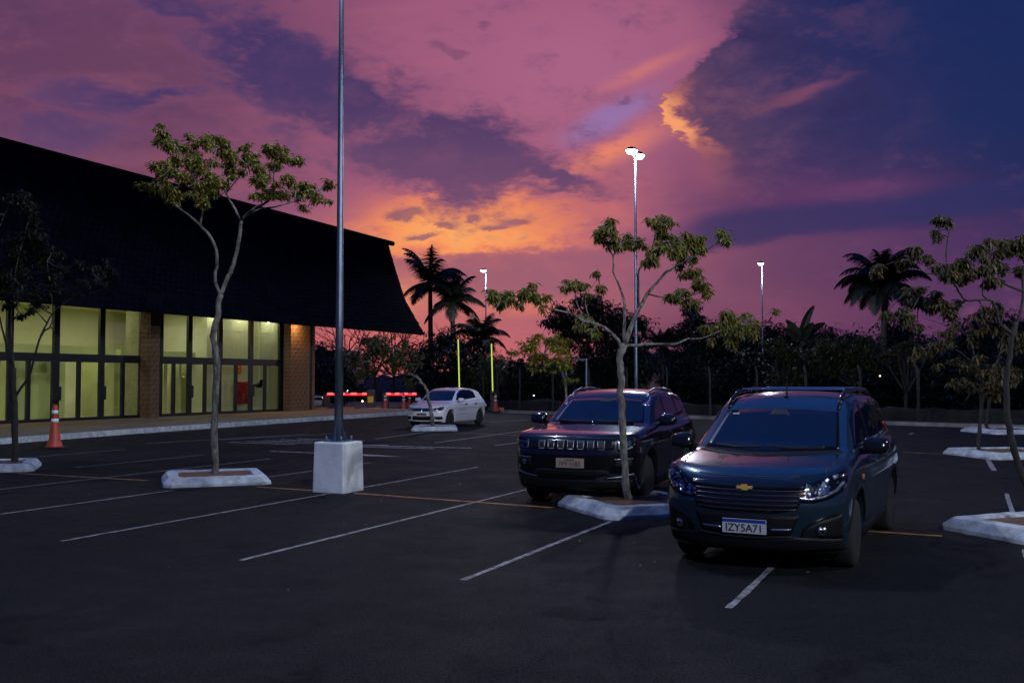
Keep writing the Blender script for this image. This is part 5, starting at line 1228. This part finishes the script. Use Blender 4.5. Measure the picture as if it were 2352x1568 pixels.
# ---------------------------------------------------------------- lamp posts, cone, gate, fence
M['steel'] = mat('galvanised_steel', (.15, .18, .23), .42, .8, var=.12, vscale=3)
M['concrete'] = mat('painted_concrete', (.74, .74, .74), .9, col2=(.56, .58, .60), vscale=2.2, bump=.35, bscale=20)
M['led'] = mat('led_lens', (.9, .9, 1), .4, emit=(.86, .90, 1), estr=14)
def lamp_post(u, v, label, power, h=9.0, heads=(1, -1), plinth=False):
    t = thing('lamp_post', label, 'lamp post', W(u, v), ROT_U, 'tall steel lamp posts of the lot')
    z0 = 0.0
    if plinth:
        z0 = .78; me = MB()
        me.add([(-.29, -.29, -.01), (.29, -.29, -.01), (.29, .29, -.01), (-.29, .29, -.01), (-.275, -.275, z0), (.275, -.275, z0), (.275, .275, z0), (-.275, .275, z0)],
               [(0, 3, 2, 1), (4, 5, 6, 7), (0, 1, 5, 4), (1, 2, 6, 5), (2, 3, 7, 6), (3, 0, 4, 7)])
        me.build('concrete_block', M['concrete'], t, bevel=.025)
    MB().tube([(0, 0, z0), (0, 0, z0 + 2), (0, 0, h * .62), (0, 0, h)], [.074, .057, .042, .032], 20).build('pole', M['steel'], t, smooth=True)
    fl = MB().box(-.17, .17, -.17, .17, z0, z0 + .02)
    for k in range(4):
        a = k * math.pi / 2; cx, cy = math.cos(a), math.sin(a)
        fl.add([(cx * .07 - cy * .006, cy * .07 + cx * .006, z0 + .02), (cx * .16 - cy * .006, cy * .16 + cx * .006, z0 + .02), (cx * .07 - cy * .006, cy * .07 + cx * .006, z0 + .22),
                (cx * .07 + cy * .006, cy * .07 - cx * .006, z0 + .02), (cx * .16 + cy * .006, cy * .16 - cx * .006, z0 + .02), (cx * .07 + cy * .006, cy * .07 - cx * .006, z0 + .22)],
               [(0, 1, 2), (3, 5, 4), (0, 2, 5, 3), (1, 4, 5, 2), (0, 3, 4, 1)])
    fp = fl.build('base_plate', M['steel'], t)
    for sx in (-1, 1):
        for sy in (-1, 1): MB().lathe([(.02, z0 + .02), (.02, z0 + .06), (.012, z0 + .09)], 8, c=(sx * .14, sy * .14, 0)).build('bolt', M['steel'], fp)
    for s_ in heads:
        MB().tube([(0, 0, h - .03), (s_ * .16, 0, h + .0)], .03, 8).build('arm', M['steel'], t)
        hd = MB(); ring = []
        N = 20
        for z, k in ((-.035, .96), (0, 1.0), (.05, .8), (.085, .3)):
            hd.v += [(s_ * .36 + math.cos(i * 2 * math.pi / N) * .225 * k, math.sin(i * 2 * math.pi / N) * .165 * k, h + z) for i in range(N)]
        hd.f += [(r * N + i, r * N + (i + 1) % N, (r + 1) * N + (i + 1) % N, (r + 1) * N + i) for r in range(3) for i in range(N)] + [tuple(range(N)), tuple(range(3 * N, 4 * N))]
        hd.build('lamp_head', M['dark'], t, smooth=True)
        ln = MB(); ln.v = [(s_ * .36 + math.cos(i * 2 * math.pi / N) * .25 * k, math.sin(i * 2 * math.pi / N) * .18 * k, h + z) for z, k in ((-.030, 1.0), (-.12, .72)) for i in range(N)]
        ln.f = [(i, (i + 1) % N, N + (i + 1) % N, N + i) for i in range(N)] + [tuple(range(N)), tuple(range(N, 2 * N))]
        ln.build('lens', M['led'], t)
        street_light((s_ * .36, 0, h - .16), power, t)
    return t
LP = 950
def street_light(loc, power, parent):
    """wide-throw street luminaire: stronger towards the sides than straight down"""
    d = bpy.data.lights.new('lamp_light', 'SPOT'); d.energy = power; d.spot_size = math.radians(178); d.spot_blend = .12; d.shadow_soft_size = .14; d.color = (.80, .88, 1)
    d.use_nodes = True; n = d.node_tree; Ex.nt = n; em = n.nodes['Emission']
    tc_ = n.nodes.new('ShaderNodeTexCoord'); sp_ = n.nodes.new('ShaderNodeSeparateXYZ'); n.links.new(tc_.outputs['Normal'], sp_.inputs[0])
    cz = Ex.op('MAXIMUM', Ex.op('ABSOLUTE', Ex(sp_.outputs[2])), .1)
    n.links.new(Ex.op('MINIMUM', Ex.op('DIVIDE', 1.0, cz * cz), 6.0).s, em.inputs['Strength'])
    o = bpy.data.objects.new('lamp_light', d); COL.objects.link(o); o.location = loc; o.parent = parent
    return o
lamp_post(13.18, -9.05, 'steel lamp post standing on a tall whitewashed concrete block', LP * .65, 10.6, plinth=True)
p = UV(AT(1459, 352, 31.5)); lamp_post(*p, 'double-headed lamp post behind the black car', LP * .18)
p = UV(AT(1116, 634, 66)); lamp_post(*p, 'distant single lamp post beside the palm trees', LP * .4, heads=(-1,))
p = UV(AT(1750, 607, 62)); lamp_post(*p, 'distant single lamp post right of the black car', LP * .4, heads=(-1,))
lamp_post(-4.0, 8.0, 'lamp post standing behind the viewer, out of the picture', LP)
lamp_post(12.5, 9.5, 'lamp post standing outside the right edge of the picture', LP * .65)
# ---------------------------------------------------------------- cones, gate, fence, small things
M['cone'] = mat('orange_plastic', (.42, .05, .022), .5, var=.15, vscale=6); M['reflw'] = mat('reflective_white', (.75, .75, .76), .4)
def cone(p, h, label):
    t = thing('traffic_cone', label, 'traffic cone', p, rng.uniform(0, 1), 'orange traffic cones'); k = h
    MB().lathe([(.20 * k, .035 * k), (.17 * k, .08 * k), (.125 * k, .22 * k), (.075 * k, .62 * k), (.066 * k, .75 * k), (.07 * k, .76 * k), (.06 * k, .92 * k), (.045 * k, k), (.03 * k, k)], 20).build('body', M['cone'], t, smooth=True)
    MB().box(-.23 * k, .23 * k, -.23 * k, .23 * k, 0, .045 * k).build('foot', M['rubber'], t, bevel=.01)
    for a, b in ((.60, .68), (.79, .87)):
        r = lambda z: np.interp(z, [.22, .62, .75, .92], [.125, .075, .068, .06]) * k + .006
        MB().lathe([(r(a), a * k), (r(b), b * k)], 20).build('band', M['reflw'], t, smooth=True)
cone(G(125, 1030), 1.12, 'orange and white traffic cone by the sidewalk kerb on the left')
for x, y, l in ((885, 944, 'orange cone left of the right-hand lowered barrier'), (927, 944, 'orange cone below the tip of the right-hand barrier'), (941, 938, 'orange cone hidden partly by the white hatchback bonnet'), (1138, 946, 'orange cone under the right raised barrier arm')):
    cone(G(x, y), 1.0, l)
# boom barriers with lit arms
M['red_on'] = mat('red_led', (.6, .02, .02), .5, emit=(1, .015, .03), estr=1.1); M['red_on2'] = mat('pale_red_led', (.8, .2, .15), .5, emit=(1, .10, .10), estr=1.5)
M['green_on'] = mat('lime_led', (.4, .5, .05), .5, emit=(.55, .68, .06), estr=.9); M['cab'] = mat('dark_cabinet', (.035, .03, .03), .5)
def barrier(px, label, up, Lm, D=57.0, sgn=1):
    p = AT(px, 900, D); p.z = 0; t = thing('boom_barrier', label, 'barrier', p, 0, 'boom barriers at the gate')
    MB().box(-.18, .18, -.16, .16, 0, 1.02).build('cabinet', M['cab'], t, bevel=.03); MB().lathe([(.09, -.24), (.09, -.16)], 14, 'y', (0, 0, .95)).build('hub', M['dark'], t)
    if up:
        a = MB().box(-.035, .035, -.27, -.20, 1.0, 1.08 + Lm); o = a.build('arm', M['steel'], t)
        MB().box(-.036, .036, -.285, -.272, 1.12, 1.05 + Lm).build('light_strip', M['green_on'], o); o.rotation_euler = (0, math.radians(-1.5), 0)
    else:
        a = MB().box(*sorted((0, sgn * Lm)), -.27, -.20, .90, 1.02); o = a.build('arm', M['steel'], t)
        n_ = 7
        for k in range(n_):
            x0, x1 = sorted((sgn * (.08 + (Lm - .1) * k / n_), sgn * (.08 + (Lm - .1) * (k + 1) / n_)))
            MB().box(x0, x1 - .004, -.285, -.272, .90, .975 if k % 2 else 1.02).build('light_strip', M['red_on'] if k % 2 else M['red_on2'], o)
        MB().box(*sorted((0, sgn * Lm)), -.285, -.273, .862, .898).build('light_strip', M['red_on'], o)
        lg = MB().tube([(sgn * (Lm - .08), -.23, .9), (sgn * (Lm - .08), -.23, .02)], .018, 6); lg.build('rest_leg', M['steel'], o)
barrier(751, 'boom barrier with lit red arm lowered beside the near lamp post', False, 2.42)
barrier(886, 'boom barrier with lit red arm lowered left of the white hatchback', False, 1.80)
barrier(1057, 'boom barrier with lit green arm raised above the white hatchback roof', True, 3.0)
barrier(1133, 'boom barrier with lit green arm raised right of the white hatchback', True, 2.75)
# striped gate kerb
M['stripe'] = None
m, n_, b_ = new_mat('hazard_stripes'); t_ = n_.nodes.new('ShaderNodeTexCoord').outputs['Object']; sx_ = n_.nodes.new('ShaderNodeSeparateXYZ'); n_.links.new(t_, sx_.inputs[0])
f_ = Ex.op('FRACT', (Ex(sx_.outputs[0]) + Ex(sx_.outputs[2]) * 1.2) / 1.5); n_.links.new(cmix(ss(.49, .51, f_), (.015, .014, .014), (.42, .17, .03)), b_.inputs['Base Color'])
a0 = AT(752, 945, 55.5); a0.z = 0
for i, (x0, x1) in enumerate(((700, 880), (1120, 1270))):
    p0, p1 = AT(x0, 945, 56.0), AT(x1, 945, 56.0)
    o = MB().box(0, p1.x - p0.x, -.15, .8, 0, .2).build('gate_kerb', m, None, (p0.x, 56.0, 0), bevel=.02); struct(o)
# ticket totem
p = AT(851, 935, 56.3); p.z = .2
t = thing('ticket_totem', 'dark ticket totem with a yellow face under the left barrier', 'ticket machine', p)
MB().box(-.22, .22, 0, .3, 0, 1.0).build('cabinet', M['cab'], t, bevel=.03); MB().box(-.16, .16, -.02, -.002, .28, .62).build('front_panel', M['signy'], t)
MB().lathe([(.05, -.03), (.03, -.01)], 12, 'y', (-.45, -.02, .35)).build('button', M['warm_on'], t)
# white car seen past the brick column (front part)
D4 = dict(D3); M['lamp_on'] = mat('lit_headlight', (1, .8, .6), .3, emit=(1, .6, .42), estr=3)
t4, c4 = car_base('parked_car', 'white car half hidden behind the brick corner column', 'car', D4, 50.5, -34.5, math.radians(-120), M['paint3'], .185, M['satin'])
pq = AT(733, 935, 59.0); t4.location = (pq.x, pq.y, 0); t4.rotation_euler = (0, 0, math.radians(158))
c4.patch('windscreen', 'front', [(-.64, .975), (0, .96), (.64, .975)], [(-.52, 1.335), (0, 1.358), (.52, 1.335)], M['car_glass'], t4, .004, 18, 6)
c4.patch('grille', 'front', [(-.43, .56), (0, .55), (.43, .56)], [(-.45, .70), (0, .712), (.45, .70)], M['gloss_black'], t4, .005, 14, 4)
for s_ in (-1, 1):
    c4.patch('headlight', 'front', ys([(.455, .605), (.765, .66)], s_), ys([(.455, .70), (.765, .77)], s_), M['gloss_black'], t4, .003, 8, 4)
    c4.disc('lamp', 'front', (.66 * s_, .69), .06, M['lamp_on'] if s_ < 0 else M['chrome'], t4, .012)
    c4.patch('side_window', 'side', [(1.28, .985), (2.12, 1.01), (3.0, 1.06)], [(1.6, 1.25), (2.12, 1.375), (2.9, 1.29)], M['car_glass'], t4, .004, 14, 6, s_)
# gatehouse panels, with the pink sky reflection put into their base colour
M['pinkw'] = mat('painted_sky_pink', (.22, .10, .09), .8, var=.12, vscale=1.2, bump=.3, bscale=8)
p = AT(800, 880, 74); p.z = 0
t = thing('gatehouse', 'small gatehouse with pink sky reflection painted on its sloping side wall beyond the gate', 'gatehouse', p)
q0, q1, q2, q3 = AT(788, 804, 74) - p, AT(812, 804, 74) - p, AT(823, 885, 74) - p, AT(794, 885, 74) - p
mid0, mid1 = q3.lerp(q0, .50), q2.lerp(q1, .50)
def slab(a, b, c_, d, dep): return MB().add([a, b, c_, d] + [v + Vector((0, dep, 0)) for v in (a, b, c_, d)], [(0, 1, 2, 3), (7, 6, 5, 4), (0, 4, 5, 1), (1, 5, 6, 2), (2, 6, 7, 3), (3, 7, 4, 0)])
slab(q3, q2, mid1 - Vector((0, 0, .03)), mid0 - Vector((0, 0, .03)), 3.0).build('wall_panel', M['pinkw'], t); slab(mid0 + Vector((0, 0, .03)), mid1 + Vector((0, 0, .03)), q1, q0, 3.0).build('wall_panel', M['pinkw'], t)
MB().box(q3.x + .1, q2.x - .1, .2, 2.8, 0, q3.z).build('base', M['dark'], t); MB().box(q3.x - 4.0, q3.x - .02, .1, 3.2, 0, q0.z).build('wall', M['dark'], t)
p = AT(1495, 880, 63); p.z = 0
t = thing('kiosk', 'small pinkish kiosk wall behind the black car', 'kiosk', p)  # kiosk wall and post also carry the pink sky reflection in their colour
w0, w1 = AT(1474, 855, 63) - p, AT(1516, 890, 63) - p
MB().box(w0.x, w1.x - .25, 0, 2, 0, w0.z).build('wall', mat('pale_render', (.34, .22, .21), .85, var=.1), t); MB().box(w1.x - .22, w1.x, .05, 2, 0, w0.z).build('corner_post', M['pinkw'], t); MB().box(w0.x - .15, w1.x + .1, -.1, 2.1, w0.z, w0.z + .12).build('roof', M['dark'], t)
# goal-like steel frame
p = AT(1347, 900, 45); p.z = 0
t = thing('height_bar_frame', 'thin grey steel frame post with a crossbar behind the black car', 'frame', p)
h_ = (AT(1347, 823, 45)).z
MB().tube([(0, 0, 0), (0, 0, h_)], .055, 10).build('post', M['steel'], t); a_ = AT(1300, 823, 45) - p; MB().tube([(.05, 0, h_ - .05), (a_.x, 0, h_ - .05)], .045, 8).build('crossbar', M['steel'], t)
MB().tube([(a_.x, 0, 0), (a_.x, 0, h_ - .1)], .05, 8).build('post', M['steel'], t)
# boundary fence: concrete posts with cranked tops, wires, low rubble wall
M['post'] = mat('rough_concrete', (.022, .018, .017), .95, var=.3, vscale=6, bump=.5, bscale=25)
t = thing('boundary_fence', 'row of rough concrete fence posts with wires along the far kerb', 'fence', W(44, -11.1))
base = W(44, -11.1); heads = []
def bpt(s):                                            # s metres along the boundary, behind the kerb
    pts = [W(*p) for p in BND]; d = 0
    for i in range(len(pts) - 1):
        L_ = (pts[i + 1] - pts[i]).length
        if d + L_ >= s: return pts[i].lerp(pts[i + 1], (s - d) / L_)
        d += L_
    return pts[-1]
s_ = 11.0
while s_ < 64:
    p = bpt(s_) + Vector((.25, 1.35, .08)) - base; heads.append(p); j = rng.uniform(-.03, .03)
    MB().tube([p, p + Vector((j, 0, 1.95)), p + Vector((j, .25, 2.25))], [.075, .07, .06], 4).build('post', M['post'], t); s_ += 2.35
for z in (.5, 1.0, 1.5, 1.9):
    MB().tube([p + Vector((0, -.07, z)) for p in heads], .002, 4).build('wire', M['steel'], t)
t = thing('rubble_wall', 'low rough wall behind the far kerb', 'wall', base); vs = []; fs = []
s_ = 9.5; k = 0
while s_ < 66:
    p = bpt(s_) + Vector((.45, 2.3, 0)) - base; h_ = .62 + rng.uniform(-.06, .06)
    vs += [p, p + Vector((0, 0, h_)), p + Vector((.05, .25, h_ + rng.uniform(-.03, .03))), p + Vector((.05, .3, 0))]; s_ += .6; k += 1
for i in range(k - 1): fs += [(4 * i + a, 4 * i + 4 + a, 4 * i + 5 + a, 4 * i + 1 + a) for a in range(3)]
MB().add(vs, fs).build('wall', mat('rubble', (.012, .011, .0105), .95, var=.4, vscale=2.5, bump=1, bscale=6), t)
# small lit lamp beside the black car, and pin-point lamps far away
M['cool_on'] = mat('cool_lens', (.9, .9, 1), .4, emit=(.8, .86, 1), estr=9)
for x, y, D, r, l, mm in ((1546, 919, 44, .085, 'small bright lamp on a short post right of the black car', 'cool_on'), (798, 897, 66, .06, 'small blue-white lamp by the gatehouse', 'cool_on'), (2021, 863, 60, .04, 'pin-point lamp among the trees on the right', 'warm_on'), (1226, 908, 58, .03, 'tiny lamp in the shrubs right of the barrier arms', 'cool_on')):
    p = AT(x, y, D); t = thing('small_lamp', l, 'lamp', (p.x, p.y, 0), 0, 'small distant lamps'); z = p.z
    MB().tube([(0, .05, 0), (0, .05, z + .05)], .03, 8).build('post', M['dark'], t); MB().lathe([(r * .7, -.09), (r, -.05), (r, 0)], 14, 'y', (0, 0, z)).build('lens', M[mm], t)
    MB().lathe([(r * 1.15, 0), (r * 1.1, .08)], 14, 'y', (0, 0, z)).build('housing', M['dark'], t)
# leaf litter and pebbles on the asphalt
rs = np.random.RandomState(3); M['litter'] = mat('dry_leaf', (.20, .14, .08), .8)
mb = MB()
for _ in range(70):
    u, v = rs.uniform(6.5, 20), rs.uniform(-13, 1); p = W(u, v); s = rs.uniform(.008, .03); a = rs.uniform(0, 6.28); z = .006
    mb.add([(p.x + s * math.cos(a + k * 1.57) * (1 if k % 2 else .5), p.y + s * math.sin(a + k * 1.57) * (1 if k % 2 else .5), z + .006 * (k == 0)) for k in range(4)], [(0, 1, 2, 3)])
o = mb.build('leaf_litter', M['litter'], None, fix=False); o['kind'] = 'stuff'; tag(o, 'specks of leaf litter scattered on the asphalt', 'litter')
